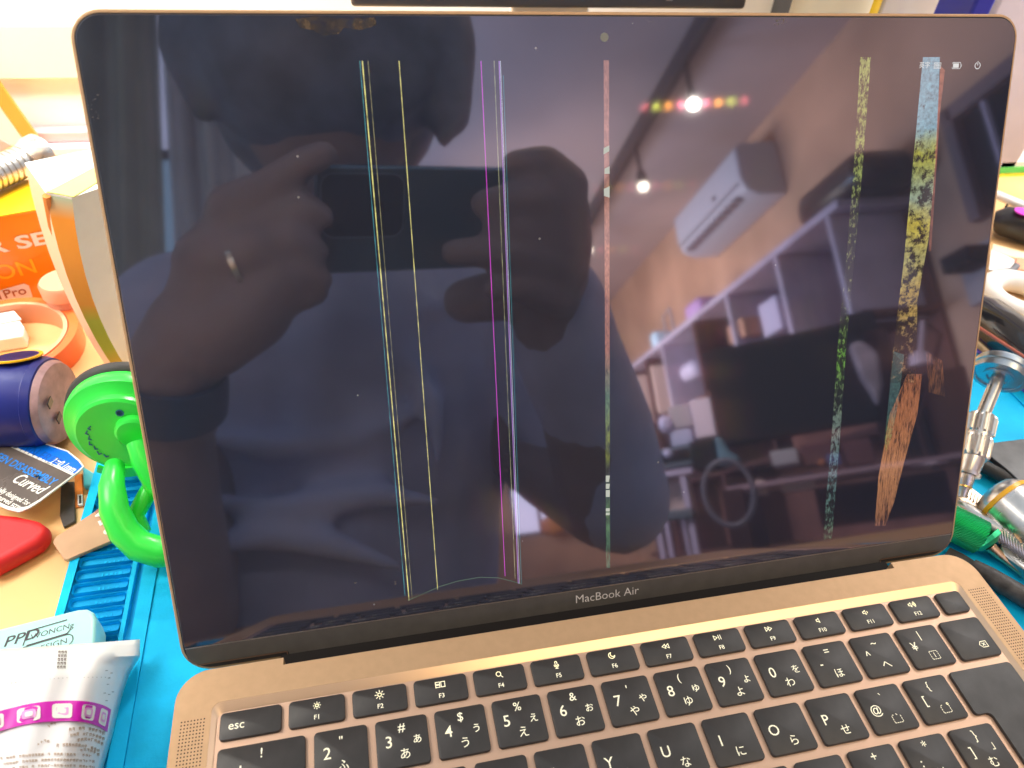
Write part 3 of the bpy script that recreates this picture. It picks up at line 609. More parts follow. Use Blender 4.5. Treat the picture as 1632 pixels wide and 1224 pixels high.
# knurled metal barrel lying on it
def lathe_between(name, p, q, prof, m, parent=None, seg=40, smooth=True, angle=35):
    p = Vector(p); q = Vector(q); z = (q - p).normalized(); x = z.orthogonal().normalized(); M = Matrix.Translation(p) @ Matrix((x, z.cross(x), z)).transposed().to_4x4(); L = (q - p).length
    mb = MB().lathe([(r, t * L) for r, t in prof], M, seg)
    return sub(mb, name, m, parent, smooth=smooth, angle=angle) if parent else mb.build(name, m, smooth=smooth, angle=angle)
zb = zt + 11
fl = thing('metal_flashlight', 'silver ribbed torch lying across the orange box', 'torch', D(20, 285, zt + 1))
p0 = D(-40, 290, zb); p1 = D(38, 257, zb); p2 = D(66, 244, zb)
prof = []
for i in range(9): t = i / 9; prof += [(8.2, t), (8.2, t + .07), (7.2, t + .085), (7.2, t + .10)]
lathe_between('barrel', p0, p1, prof + [(8.2, 1)], m_steel, fl)
lathe_between('head', p1, p2, [(8.2, 0), (9.5, .3), (10.5, .5), (10.8, 1), (9.3, 1.02), (8.8, .75), (.1, .70)], m_steel, fl)
# upright packet with orange and green print
F = D(205, 592, -14); ztp = hgt(F, 316)
top = [D(*p, ztp) for p in ((40, 262), (74, 310), (115, 318), (178, 296), (150, 240))]
bot = [D(*p, -14) for p in ((172, 588), (190, 598), (205, 592), (246, 560), (222, 500))]
mid = [a.lerp(b, .5) + Vector((-4, -3, 0)) for a, b in zip(top, bot)]
pk = thing('paper_packet', 'tall folded packet with orange and green print standing against the lid', 'packet', sum(bot, Vector()) / 5)
def grad(name, stops, rough=.4):
    m = bpy.data.materials.new(name); m.use_nodes = True; nt = m.node_tree; b = nt.nodes['Principled BSDF']; b.inputs['Roughness'].default_value = rough
    tc = nt.nodes.new('ShaderNodeTexCoord'); sx = nt.nodes.new('ShaderNodeSeparateXYZ'); r = nt.nodes.new('ShaderNodeValToRGB'); el = r.color_ramp.elements
    el[0].position = stops[0][0]; el[0].color = (*stops[0][1], 1); el[1].position = stops[-1][0]; el[1].color = (*stops[-1][1], 1)
    for p, c in stops[1:-1]: e = el.new(p); e.color = (*c, 1)
    nt.links.new(tc.outputs['Generated'], sx.inputs[0]); nt.links.new(sx.outputs['Z'], r.inputs[0]); nt.links.new(r.outputs[0], b.inputs['Base Color']); return m
def panel(i, j, m, name):
    bz = lambda a, b_, c, t: a * (1 - t) ** 2 + (b_ * 2 - (a + c) / 2) * 2 * t * (1 - t) + c * t * t
    A = [bz(top[i], mid[i], bot[i], t / 8) for t in range(9)]; B = [bz(top[j], mid[j], bot[j], t / 8) for t in range(9)]
    mb = MB(); mb.loft([[a, b] for a, b in zip(A, B)], cap=False, closed=False); return sub(mb, name, m, pk, smooth=True)
panel(0, 1, mat('peach_paper', (.88, .62, .42), .5), 'side_panel')
panel(1, 2, grad('printed_front', [(0, (.75, .32, .05)), (.18, (.42, .48, .04)), (.36, (.50, .52, .06)), (.46, (.88, .36, .05)), (.9, (.88, .30, .02)), (1, (.45, .55, .40))]), 'front_panel')
panel(2, 3, m_paper, 'end_panel'); panel(3, 4, m_paper, 'back_panel'); panel(4, 0, m_paper, 'back_panel')
sub(MB().prism(top, (0, 0, .8)), 'top_panel', m_paper, pk)
sub(MB().prism(outl([(74, 307), (90, 300), (150, 268), (158, 290), (118, 315)], ztp + .9), (0, 0, .5)), 'printed_band', mat('lime_print', (.72, .74, .22), .4), pk)
sub(MB().prism([D(*p, ztp * .5) for p in ((88, 360), (92, 362), (104, 392), (98, 392))], (2, -2, 0)), 'torn_hole', m_blackr, pk)
sub(MB().tube([D(74, 312, ztp), D(86, 360, ztp * .8), D(97, 398, ztp * .62)], [1.6, 2.4, 1.4], 8), 'orange_stripe', mat('stripe_orange', (.90, .28, .05), .4), pk, smooth=True)
# frosted peach jar
m_peach = mat('peach_plastic', (.72, .30, .18), .4)
Cj = D(122, 505, -14)
jar = thing('small_jar', 'small round frosted peach jar beside the packet', 'jar', Cj)
sub(MB().lathe([(9.5, -14), (10.5, -12), (10.5, 1), (9.8, 2.5)], Matrix.Translation((Cj.x, Cj.y, 0))), 'body', m_peach, jar, smooth=True, angle=50)
sub(MB().lathe([(11.3, 2.6), (11.3, 9), (10.2, 10.5), (.1, 10.8)], Matrix.Translation((Cj.x, Cj.y, 0))), 'lid', mat('peach_lid', (.78, .38, .22), .4), jar, smooth=True, angle=50)
# tape roll
Ct = D(20, 566, -14)
tr_ = thing('tape_roll', 'orange tape roll lying flat in front of the orange box', 'tape roll', Ct)
sub(MB().lathe([(33.5, -14), (34, -13.5), (34, -3), (33.5, -2), (29.5, -2), (29, -3), (29, -13.5), (29.5, -14), (33.5, -14)], Matrix.Translation((Ct.x, Ct.y, 0)), cap=False, seg=64), 'tape', mat('orange_tape', (.85, .16, .04), .3), tr_, smooth=True)
sub(MB().lathe([(28.9, -14), (28.9, -1.6), (27, -1.6), (27, -14), (28.9, -14)], Matrix.Translation((Ct.x, Ct.y, 0)), cap=False, seg=64), 'core', mat('tape_core', (.80, .36, .20), .6), tr_, smooth=True)
wb_ = thing('small_white_box', 'small white plastic box inside the orange tape roll', 'box', D(12, 530, -14))
slab('case', [(-24, 505), (22, 497), (38, 520), (36, 535), (-24, 545)], -14, -6, m_white, wb_, bevel=.8)
slab('lid', [(-24, 503), (22, 495), (34, 508), (-24, 520)], -6, -5, m_paper, wb_, bevel=.3)
# blue can
m_blue = mat('blue_can', (.012, .020, .20), .38, noise=.12, nscale=30)
R0 = 20.5; q0 = D(-70, 640, -14 + R0); q1 = D(92, 641, -14 + R0)
can = thing('blue_can', 'dark blue can lying on its side with a yellow ring label', 'can', ((q0 + q1) / 2 - Vector((0, 0, R0))))
lathe_between('body', q0, q1, [(R0, 0), (R0, .84), (R0 - .5, .86), (R0 - .5, .87), (R0, .88), (R0 - 1, .95), (R0 - 4, .99), (R0 - 6, 1), (.1, 1)], m_blue, can)
ax = (q1 - q0).normalized()
lathe_between('end_cap', q1 - ax * 5.2, q1 + ax * 1.6, [(R0 - 1.4, 0), (R0 - 1.8, .6), (R0 - 3, .9), (R0 - 5, 1), (.1, 1)], mat('can_end', (.42, .25, .26), .4, noise=.3, nscale=120), can)
cpx = q1 + ax * 1.7
mb = MB()
for a, r, l in ((1.2, 13, 4), (2.4, 12, 5), (.1, 9, 6), (-1.3, 11, 4), (3.4, 8, 5)):
    c = cpx + Vector((0, math.cos(a) * r, math.sin(a) * r)); mb.box(c, (.5, l, l * .6))
sub(mb, 'end_slot', m_black, can)
lb = D(18, 582, -14 + 2 * R0 + .2)
lb = Matrix.Translation(q0.lerp(q1, (D(18, 590, 25).x - q0.x) / (q1.x - q0.x)) + Vector((0, R0 * .42, R0 * .905))) @ Matrix.Rotation(-.44, 4, 'X')
sub(MB().lathe([(10, 0), (10, .7), (6.5, .7), (6.5, 0)], lb), 'ring_label', m_y, can); sub(MB().lathe([(6.4, -1), (6.4, .5), (.1, .5)], lb), 'label_centre', mat('mauve_print', (.38, .20, .35), .5), can)
sub(MB().lathe([(8.4, .72), (8.4, .78), (7.9, .78), (7.9, .72)], lb), 'label_line', m_blue, can)
# suction cup
ca = (RM.col[0] * .16 - RM.col[1] * .56 + RM.col[2] * .80).normalized(); xx = (RM.col[0] - ca * RM.col[0].dot(ca)).normalized()
cz = 20.0; cc = D(203, 682, cz); MC = Matrix.Translation(cc) @ Matrix((xx, ca.cross(xx), ca)).transposed().to_4x4() @ Matrix.Diagonal((.70, .70, .70, 1))
m_green = mat('green_plastic', (.035, .78, .07), .3, noise=.08, nscale=30)
sc_ = thing('suction_cup', 'bright green suction lifter with a black rubber cup behind the lid edge', 'suction cup', (cc.x, cc.y, -14))
sub(MB().lathe([(30, -15), (35.5, -16), (36.5, -14), (36, -11), (33, -9), (28, -8)], MC, 64), 'rubber_cup', m_blackr, sc_, smooth=True, angle=50)
sub(MB().lathe([(33, -10), (34.2, -8), (34.2, -3), (33, 0), (28.5, 1.5), (26.5, 3.5), (26, 7), (24.5, 8.2), (.1, 9)], MC, 64), 'housing', m_green, sc_, smooth=True, angle=35)
sub(MB().lathe([(11, 8.5), (10.5, 12), (9, 13.2), (.1, 13.5)], MC @ Matrix.Translation((8, 4, 0)), 40), 'hub', m_green, sc_, smooth=True, angle=35)
def hp(px, py, z): return D(px, py, z)
sub(MB().tube([hp(183, 742, 16), hp(178, 775, 18), hp(182, 812, 14), hp(197, 846, 8), hp(222, 870, 4), hp(255, 880, 2), hp(300, 878, 2), hp(330, 850, 4)], [3.6, 4.6, 5.2, 5.6, 5.8, 5.8, 5.6, 5], 16), 'handle', m_green, sc_, smooth=True)
sub(MB().tube([hp(216, 706, 24), hp(226, 735, 20), hp(246, 770, 13), hp(280, 800, 6)], [3.4, 3.8, 4.2, 4.2], 14), 'lever', m_green, sc_, smooth=True)
sub(MB().tube([hp(250, 762, 10), hp(230, 795, 8), hp(216, 822, 4), hp(226, 850, 0)], [3.6, 3.4, 3.4, 3.6], 14), 'lever_brace', m_green, sc_, smooth=True)
sub(MB().prism([MC @ Vector(p) for p in ((-19, -18, 8.4), (-15, -21, 8.4), (16, -22, 8.4), (16, -30, 6), (-12, -30, 6), (-22, -24, 6))], ca * 1.5), 'skirt', m_green, sc_)
m_ink = mat('blue_ink', (.02, .12, .30), .5)
mb = MB()
for i in range(7):
    a = math.radians(150 + i * 12); r = 18 + (i % 2)
    M_ = MC @ Matrix.Translation((r * math.cos(a), r * math.sin(a), 8.75)) @ Matrix.Rotation(a + 1.2, 4, 'Z')
    mb.box((0, 0, 0), (2.6, .6, .3), M_); mb.box((.9, .7, 0), (.6, 1.8, .3), M_)
mb.lathe([(2.2, 8.6), (2.2, 9.0), (1.5, 9.0), (1.5, 8.6)], MC @ Matrix.Translation((3, 17, 0)), 16)
sub(mb, 'printed_mark', m_ink, sc_)
# blue and black card
zc = -3.0
card = thing('opening_tool_card', 'black and blue card of a curved screen opening tool', 'card', D(45, 765, -14))
CO = [(-40, 672), (46, 700), (72, 706), (108, 718), (127, 733), (134, 743), (128, 750), (62, 800), (46, 810), (30, 816), (12, 812), (-40, 788)]
slab('card_sheet', CO, zc - .6, zc, mat('card_clear', (.75, .72, .68), .2), card)
slab('black_print', [(-40, 690), (11, 710), (115, 757), (62, 796), (44, 806), (28, 810), (12, 806), (-40, 782)], zc + .05, zc + .12, mat('card_black', (.12, .095, .085), .25, noise=.3, nscale=30), card)
slab('blue_print', [(-40, 675), (46, 702), (71, 708), (107, 720), (125, 735), (131, 743), (118, 755), (13, 708), (-40, 688)], zc + .05, zc + .12, mat('card_blue', (.0, .14, .72), .3), card)
e1 = D(115, 757, zc) - D(13, 710, zc); e1.z = 0; e1.normalize(); e2 = Vector((-e1.y, e1.x, 0))
def cf(px, py): return frame(D(px, py, zc + .2), e1, e2)
m_cb = mat('card_blue_ink', (.0, .10, .50), .4)
text([('T=0.1mm', 4.6, cf(101, 741) @ Matrix.Diagonal((.72, 1, 1, 1)), .3), ('Curved', 7.2, cf(46, 771) @ Matrix.Diagonal((.72, 1, 1, 1)), .35), ('specially designed for', 3.3, cf(16, 788) @ Matrix.Diagonal((.75, 1, 1, 1)), 0), ('open curved screen', 3.3, cf(10, 798) @ Matrix.Diagonal((.75, 1, 1, 1)), 0)], 'white_lettering', m_paper, card, .01)
text([('SCREEN DISASSEMBLY', 5.0, cf(30, 743) @ Matrix.Diagonal((.82, 1, 1, 1)), 0)], 'blue_lettering', mat('card_cyan', (.0, .20, .70), .4), card, .02)
text([('CROWN FREE', 6.2, cf(48, 718) @ Matrix.Diagonal((.82, 1, 1, 1)), 0)], 'dark_lettering', m_cb, card, .01)
slab('white_rule', [(10, 707), (13, 706.5), (118, 754.5), (115, 757.5)], zc + .14, zc + .2, m_paper, card)
# red pouch
tag(slab('red_pouch', [(-30, 812), (25, 818), (60, 826), (74, 836), (76, 847), (62, 862), (30, 880), (-30, 912)], -14, -5, mat('red_cloth', (.70, .01, .015), .5, noise=.2, nscale=25, bump=.3, bscale=60), bevel=3.6, bseg=5), 'shiny red pouch lying by the black and blue card', 'pouch')
# flex cable pieces and a cyan shard
tag(slab('black_flex_cable', [(97, 768), (118, 767), (120, 830), (101, 840), (95, 822)], -14, -12.5, mat('flex_black', (.06, .05, .045), .35, noise=.5, nscale=150), bevel=.3), 'crumpled black flex cable lying beside the card', 'cable')
of = thing('orange_flex_cable', 'short orange flex cable with a tiny connector', 'cable', D(126, 790, -14))
slab('ribbon', [(119.5, 757), (131, 755), (133.5, 806), (118.5, 809)], -14, -13.2, mat('flex_orange', (.85, .25, .04), .35, noise=.3, nscale=120), of)
slab('connector', [(123, 788), (131, 787), (131.5, 804), (124, 805)], -13.2, -12, m_paper, of, bevel=.2); slab('socket', [(125.5, 790), (129, 789.5), (129.5, 801), (126, 802)], -12, -11.7, m_black, of)
tag(slab('cyan_pick', [(131, 742), (148, 752), (172, 762), (160, 772), (132, 774)], -14, -10.5, mat('cyan_plastic', (.10, .55, .65), .35), bevel=.8), 'pale cyan plastic opening pick beside the suction cup', 'opening pick')
# cardboard tag
tg = thing('cardboard_tag', 'beige cardboard tag with a brown end marked with an ampere rating', 'tag', D(135, 855, -10))
slab('card', [(84, 864), (88, 856), (151, 815), (186, 858), (106, 892), (101, 890)], -10.4, -8.6, mat('beige_card', (.58, .34, .21), .7, noise=.08, nscale=80), tg, bevel=.3)
slab('brown_end', [(150.5, 815.5), (170, 801), (200, 850), (185.5, 858)], -10.2, -8.4, mat('brown_card', (.36, .18, .13), .6), tg)
e1 = (D(162, 808, -8) - D(185, 852, -8)); e1.z = 0; e1.normalize()
text([('0.5A', 8.0, frame(D(171, 829, -8.3), e1, (-e1.y, e1.x, 0)), 0)], 'rating_lettering', m_paper, tg, .02)
# pale cyan box
pb = thing('pale_cyan_box', 'pale cyan plastic box with black italic lettering, under the white pouch', 'box', D(60, 1060, -10))
zpb = 3
slab('case', [(-60, 1014), (0, 1001), (124, 970), (138, 969), (148, 974), (152, 986), (150, 1030), (147, 1120), (-60, 1160)], -10, zpb, mat('pale_cyan', (.42, .80, .78), .35), pb, bevel=1.4, bseg=4)
e1 = D(110, 1001, zpb) - D(12, 1030, zpb); e1.z = 0; e1.normalize(); e2 = Vector((-e1.y, e1.x, 0))
bf = lambda px, py: frame(D(px, py, zpb + .1), e1, e2)
m_ink2 = mat('dark_ink', (.05, .05, .06), .5)
text([('PPD', 5.2, bf(33, 1017) @ Matrix.Diagonal((1.15, 1, 1, 1)), .25)], 'large_lettering', m_ink2, pb, .012)
text([('WONCNg', 2.9, bf(83, 1006), .1), ('DESIGN', 3.0, bf(80, 1029), 0)], 'small_lettering', m_ink2, pb, .0)
def ring2d(M, pts, w, h=.08):
    mb = MB()
    for a, b in zip(pts, pts[1:]):
        a = Vector(a); b = Vector(b); d = b - a
        if d.length < 1e-6: continue
        d.normalize(); n_ = Vector((-d.y, d.x)) * w / 2; e = d * w * .4
        mb.face([M @ Vector((p.x, p.y, h)) for p in (a - e + n_, b + e + n_, b + e - n_, a - e - n_)])
    return mb
rp = rrect(-8.5, 8.0, -2.2, 2.2, 2.1, 6); sub(ring2d(bf(74, 1030), rp + [rp[0]], .3), 'name_frame', m_ink2, pb)
sub(ring2d(bf(78, 1009), [(-6.5, -2.3), (5.5, -2.3), (6.6, -1.0)], .4), 'underline', m_ink2, pb); sub(ring2d(bf(80, 1006), [(-8.0, -2.4), (-6.8, 2.6), (5, 2.6)], .4), 'overline', m_ink2, pb)
# white pouch with magenta band
def zf(px, py):
    s = max(0, min(1, (px + 130) / (350.0))); t = max(0, min(1, (py - 1015) / 60.0))
    return 4 + 13 * math.sin(math.pi * min(1, s * .98)) ** .7 * (t ** .6) + .8 * math.sin(px * .09 + py * .03)
RE = [(1019, 223), (1048, 223), (1072, 207), (1105, 196), (1140, 187), (1180, 178), (1224, 166), (1300, 150), (1400, 130)]
def redge(py):
    for (a, xa_), (b, xb_) in zip(RE, RE[1:]):
        if py <= b: return xa_ + (xb_ - xa_) * (py - a) / (b - a)
    return 130
pouch = thing('white_pouch', 'white foil pouch with a magenta band of icons at the lower left', 'pouch', D(60, 1150, -10))
rows = []
for j in range(41):
    tt = j / 40; py = 1019 + 340 * tt; row = []
    for i in range(33):
        s_ = i / 32; xr = redge(py); px = -110 + (xr + 110) * s_; pyy = py + (1 - s_) * 24 * (1 - tt) - 26 * math.sin(math.pi * min(1, (px + 130) / 340)) * tt
        row.append(D(px, pyy, zf(px, pyy) * (1 - s_ ** 10) + (-9) * s_ ** 10 * (.25 if j < 4 else 1)))
    rows.append(row)
mb = MB().loft(rows, cap=False, closed=False)
po = sub(mb, 'foil_body', mat('white_foil', (.86, .85, .86), .32, noise=.03, nscale=20, bump=.25, bscale=25), pouch, smooth=True, angle=60)
sol = po.modifiers.new('solid', 'SOLIDIFY'); sol.thickness = .0008; sol.offset = -1
bt = [(-30, 1140), (0, 1133), (50, 1121), (100, 1116.5), (140, 1118), (165, 1124), (177, 1131)]
bb = [(-30, 1176), (0, 1165), (50, 1153), (100, 1149), (135, 1151), (158, 1158), (171, 1167)]
def cmr(P_, t):
    n = len(P_) - 1; x = t * n; i = min(int(x), n - 1); f = x - i; g = lambda k: Vector(P_[max(0, min(n, k))])
    a, b, c, d = g(i - 1), g(i), g(i + 1), g(i + 2); return .5 * ((2 * b) + (c - a) * f + (2 * a - 5 * b + 4 * c - d) * f * f + (3 * b - a - 3 * c + d) * f ** 3)
def zs(px, py):                                    # pouch surface height by search over the built grid
    best = None
    for r in rows:
        for p in r: 
            d_ = (p - Vector(D(px, py, p.z))).length_squared
            if best is None or d_ < best[0]: best = (d_, p.z)
    return best[1]
bpy.context.view_layer.update()
from mathutils.bvhtree import BVHTree
PB = BVHTree.FromPolygons([po.matrix_world @ v.co / S if False else (v.co + par(po)) / S for v in po.data.vertices], [list(p.vertices) for p in po.data.polygons])
def onp(px, py, off=.3):
    d = ray(px, py); h = PB.ray_cast(CAM, d)[0]
    if h is None: h = D(px, py, zs(px, py))
    return h - d * off
def bandpt(t, v, off=.9):
    a = cmr(bt, t); b = cmr(bb, t); q = a.lerp(b, v); return onp(q.x, q.y, off)
G = [[bandpt(i / 24, v / 5) for v in range(6)] for i in range(25)]
sub(MB().loft(G, cap=False, closed=False), 'magenta_band', mat('magenta_print', (.62, .01, .44), .3), pouch, smooth=True)
ic = MB(); ic2 = MB()
for tc_ in (.13, .32, .50, .69, .87):
    hw = .060; R1 = [bandpt(tc_ + x * hw, .5 + y * .36, 1.1) for x, y in rrect(-1, 1, -1, 1, .35, 3)]; ic.face(R1)
    R2 = [bandpt(tc_ + x * hw * .62, .5 + y * .22, 1.25) for x, y in rrect(-1, 1, -1, 1, .5, 3)]; ic2.face(R2)
    ic.face([bandpt(tc_ + x * hw * .34, .5 + y * .12, 1.4) for x, y in rrect(-1, 1, -1, 1, .5, 3)])
sub(ic, 'icon', m_paper, pouch); sub(ic2, 'icon_outline', mat('pink_print', (.80, .35, .68), .4), pouch)
m_type = mat('small_type', (.42, .28, .18), .7)
mb = MB()
def typerow(xa_, ya, xb_, yb_, n, h):
    for i in range(n):
        if random.random() < .12: continue
        t = i / n; w = (xb_ - xa_) / n
        x = xa_ + (xb_ - xa_) * t; y = ya + (yb_ - ya_ if False else yb_ - ya) * t - 5 * math.sin(math.pi * t)
        for (u0, u1, v0, v1) in ((0, .72, 0, .22), (0, .72, .42, .6), (.05, .25, .1, 1), (.5, .68, .05, 1)):
            if random.random() < .2: continue
            mb.face([onp(x + w * u0, y + h * v0), onp(x + w * u0, y + h * v1), onp(x + w * u1, y + h * v1), onp(x + w * u1, y + h * v0)])
for (r_, a_, b_) in ((0, 110, 168), (1, 112, 168), (2, 124, 166), (3, 90, 160), (4, 128, 160)): typerow(a_, 1160 + r_ * 8.5, b_, 1168 + r_ * 9, int((b_ - a_) / 5), 5)
for r_ in range(6): typerow(0, 1207 + r_ * 9, 152, 1203 + r_ * 9, 30, 4)
typerow(60, 1184, 80, 1183, 4, 4); typerow(76, 1156, 90, 1156, 3, 3)
sub(mb, 'small_type', m_type, pouch)
mb = MB()
for i in range(26): 
    x = 4 + i * 6.8; y = 1090 - i * .42 - 4 * math.sin(i / 26 * 3.14); mb.face([onp(x + a, y + b) for a, b in ((0, 0), (0, .9), (1.8, .8), (1.8, 0))])
for (x, y) in ((168, 1068), (176, 1072), (172, 1080), (170, 1090), (165, 1104), (172, 1106), (178, 1102), (168, 1116)): mb.face([onp(x + a, y + b) for a, b in ((0, 0), (0, 1.5), (4, 1.2), (4, 0))])
sub(mb, 'dot_row', mat('grey_print2', (.40, .38, .38), .7), pouch)
mb = MB()
for r_ in range(5):
    for c_ in range(3):
        x = 93 + c_ * 5 + r_ * -.5; y = 1037 + r_ * 6
        for (a, b, c, d) in ((0, 3.6, 0, 1.2), (.2, 1.2, 0, 4.2), (2.2, 3.4, 1.5, 4.4)): mb.face([onp(x + a, y + c), onp(x + a, y + d), onp(x + b, y + d), onp(x + b, y + c)])
sub(mb, 'date_stamp', mat('brown_stamp', (.10, .05, .04), .6), pouch)

# ---------------------------------------------------------------- right side
G0 = DY(1590, 312, 330)
zc0 = G0.z; gx0 = DY(1575, 300, 330).x; h_ = DY(1610, 258, 330).z - zc0
gc = thing('green_label_carton', 'white carton with green and yellow bands and green lettering', 'carton', (gx0 + 90, 345, -14))
sub(MB().box((gx0 + 90, 345, (zc0 + h_ - 14) / 2), (180, 30, zc0 + h_ + 14)), 'carton', m_paper, gc, bevel=.6)
def gb(pa, pb, m, nm): z0 = DY(1610, pb, 330).z; z1 = DY(1610, pa, 330).z; return sub(MB().box((gx0 + 90, 329.6, (z0 + z1) / 2), (179, .7, z1 - z0)), nm, m, gc)
gb(266, 275, mat('green_print', (.10, .60, .12), .5), 'green_band'); gb(276, 283, mat('yellow_print2', (.85, .78, .05), .5), 'yellow_band')
text([('Caution', 15, frame(DY(1626, 297, 328.8), (1, 0, 0), (0, 0, 1)), .25)], 'green_lettering', mat('green_print3', (.25, .60, .25), .5), gc, .01)
def tubeo(name, pts, r, m, label, cat, seg=14, group=None):
    return tag(MB().tube(pts, r, seg).build(name, m, smooth=True, angle=50), label, cat, group)
tubeo('white_cable', [D(1570, 303, 2), D(1605, 318, 2), D(1640, 332, 0), D(1700, 340, -8)], 3.2, m_white, 'thick white cable crossing under the green banded carton', 'cable')
tubeo('black_cable', [DY(1600, 175, 372), DY(1612, 140, 372), DY(1628, 118, 372), DY(1650, 105, 372)], 2.4, m_blackr, 'black cable rising beside the lid corner, lower of two', 'cable')
tubeo('black_cable', [DY(1604, 92, 380), DY(1614, 72, 380), DY(1632, 62, 380), DY(1655, 60, 380)], 1.6, m_blackr, 'thin black cable arching above the lid corner, upper of two', 'cable')
tag(MB().ball(D(1640, 195, -8), 22, sc=(1.2, 1, .6)).build('white_roll', mat('white_wool', (.84, .84, .74), .8), smooth=True), 'soft white roll at the upper right behind the carton', 'roll')
tag(slab('tan_tray', [(1585, 215), (1660, 228), (1660, 262), (1580, 255)], -14, -6, mat('tan_plastic', (.75, .52, .32), .5), bevel=1), 'tan tray behind the green banded carton', 'tray')
tag(slab('blue_cloth', [(1608, 85), (1640, 95), (1640, 118), (1606, 112)], -14, -8, mat('pale_blue', (.25, .35, .70), .6), bevel=1), 'small pale blue piece behind the cables', 'cloth')
dk = thing('black_handle_tool', 'black rounded tool handle with a magenta dot', 'tool', D(1625, 370, -14))
sub(MB().tube([D(1585, 352, -4), D(1600, 352, -2), D(1640, 362, -2), D(1700, 372, -2)], [7, 10.5, 11.5, 11.5], 24), 'handle', m_black, dk, smooth=True, angle=60)
sub(MB().lathe([(5.5, 0), (5.5, .8), (.1, 1.2)], Matrix.Translation(D(1630, 338, 9.2))), 'dot', mat('magenta_dot', (.70, .04, .70), .4), dk)
tubeo('thin_wire', [D(1588, 372, -13), D(1597, 340, -2), D(1606, 325, 6)], .8, m_blackr, 'thin dark wire looped over the black tool handle', 'wire')
tag(slab('cream_strip', [(1583, 388), (1640, 404), (1640, 418), (1580, 398)], -14, -12, mat('cream_plastic', (.86, .78, .52), .5), bevel=.5), 'cream plastic strip behind the white leaflet', 'strip')
lf = thing('white_leaflet', 'white leaflet with an orange end above the white ring', 'leaflet', D(1600, 420, -12))
slab('sheet', [(1580, 398), (1606, 408), (1622, 416), (1618, 430), (1600, 432), (1576, 430)], -12, -11.2, m_paper, lf)
slab('orange_end', [(1621, 410), (1650, 414), (1650, 432), (1617, 429)], -12, -9, mat('salmon_print', (.85, .35, .20), .5), lf)
tubeo('grey_lead', [D(1577, 438, -12), D(1592, 434, -10), D(1612, 432, -8), D(1620, 424, -8)], 2.2, mat('grey_rubber', (.16, .16, .18), .5), 'short grey lead between the leaflet and the white ring', 'lead')
CR = D(1628, 474, -6)
rg = [(CR + Vector((19 * math.cos(a), 19 * math.sin(a), 0))) for a in (2 * math.pi * q / 40 for q in range(41))]
tag(MB().tube(rg, 7.0, 18).build('white_ring', m_white, smooth=True, angle=60), 'thick white plastic ring lying beside the black tube', 'ring')
bt_ = thing('black_tube', 'thick glossy black tube lying across the mat corner', 'tube', D(1600, 560, -11))
sub(MB().tube([D(1540, 487, 0), D(1570, 505, 3), D(1600, 528, 3), D(1640, 560, 3), D(1700, 600, 3)], [9, 12, 12.5, 12.5, 12.5], 28), 'barrel', mat('gloss_black', (.02, .02, .025), .12, coat=.6), bt_, smooth=True, angle=60)
sub(MB().tube([D(1545, 512, 10), D(1600, 548, 11.5), D(1640, 574, 12)], .9, 8), 'red_line', mat('red_line', (.45, .10, .06), .4), bt_)
tubeo('violet_line', [D(1545, 548, -9.4), D(1580, 578, -9.4), D(1640, 628, -9.4)], 1.1, mat('purple_rubber', (.12, .08, .50), .5), 'purple cord lying on the blue mat near its corner', 'cord')
# precision screwdriver
sd = thing('precision_screwdriver', 'silver precision screwdriver with a round turning cap leaning on the lid edge', 'screwdriver', D(1560, 700, -10))
a0 = D(1594, 594, 34); a1 = D(1566, 662, 24); a2 = D(1551, 730, 14); a3 = D(1541, 757, 9); a4 = D(1533, 792, 3)
ax = (a1 - a0).normalized()
lathe_between('turning_cap', a0 - ax * 5, a0 + ax * 3, [(9, 0), (11, .08), (11.5, .2), (11.5, .5), (10.9, .55), (10.9, .62), (11.5, .7), (11.2, 1), (9.6, 1.0), (9.4, .9), (6.5, .9), (6.3, 1), (4.8, 1), (4.6, .9), (2.4, .9)], mat('satin_silver', (.50, .56, .62), .3, metal=1), sd, seg=48, angle=25)
sub(MB().tube([a0, a1], 2.9, 24), 'shaft', m_steel, sd, smooth=True, angle=50)
def fluted(p, q, r, n=14, rings=((0, .8), (.06, 1), (.42, 1), (.46, .86), (.52, .86), (.56, 1), (.94, 1), (1, .85))):
    p = Vector(p); q = Vector(q); z = (q - p).normalized(); x = z.orthogonal().normalized(); y = z.cross(x); R_ = []
    for t, k_ in rings:
        c = p.lerp(q, t); rr2 = []
        for i in range(n * 4):
            a = 2 * math.pi * i / (n * 4); d = 1 if i % 4 in (0, 1) else (.84 if k_ == 1 else 1)
            rr2.append(c + (x * math.cos(a) + y * math.sin(a)) * r * k_ * d)
        R_.append(rr2)
    return MB().loft(R_)
sub(fluted(a1, a2, 6.3), 'grip', m_steel, sd, smooth=True, angle=25)
lathe_between('collar', a2 - (a2 - a1).normalized() * 3, a3, [(4.8, 0), (5.0, .3), (4.4, .85), (5.4, .88), (5.2, 1), (3, 1.02)], m_steel, sd)
lathe_between('nose', a3, a4, [(3.4, 0), (3.0, .5), (2.2, .62), (1.7, 1)], m_steel, sd)
sub(MB().tube([a3.lerp(a4, .50), a3.lerp(a4, .58)], 3.0, 20), 'brass_ring', mat('brass', (.80, .55, .20), .3, metal=1), sd)
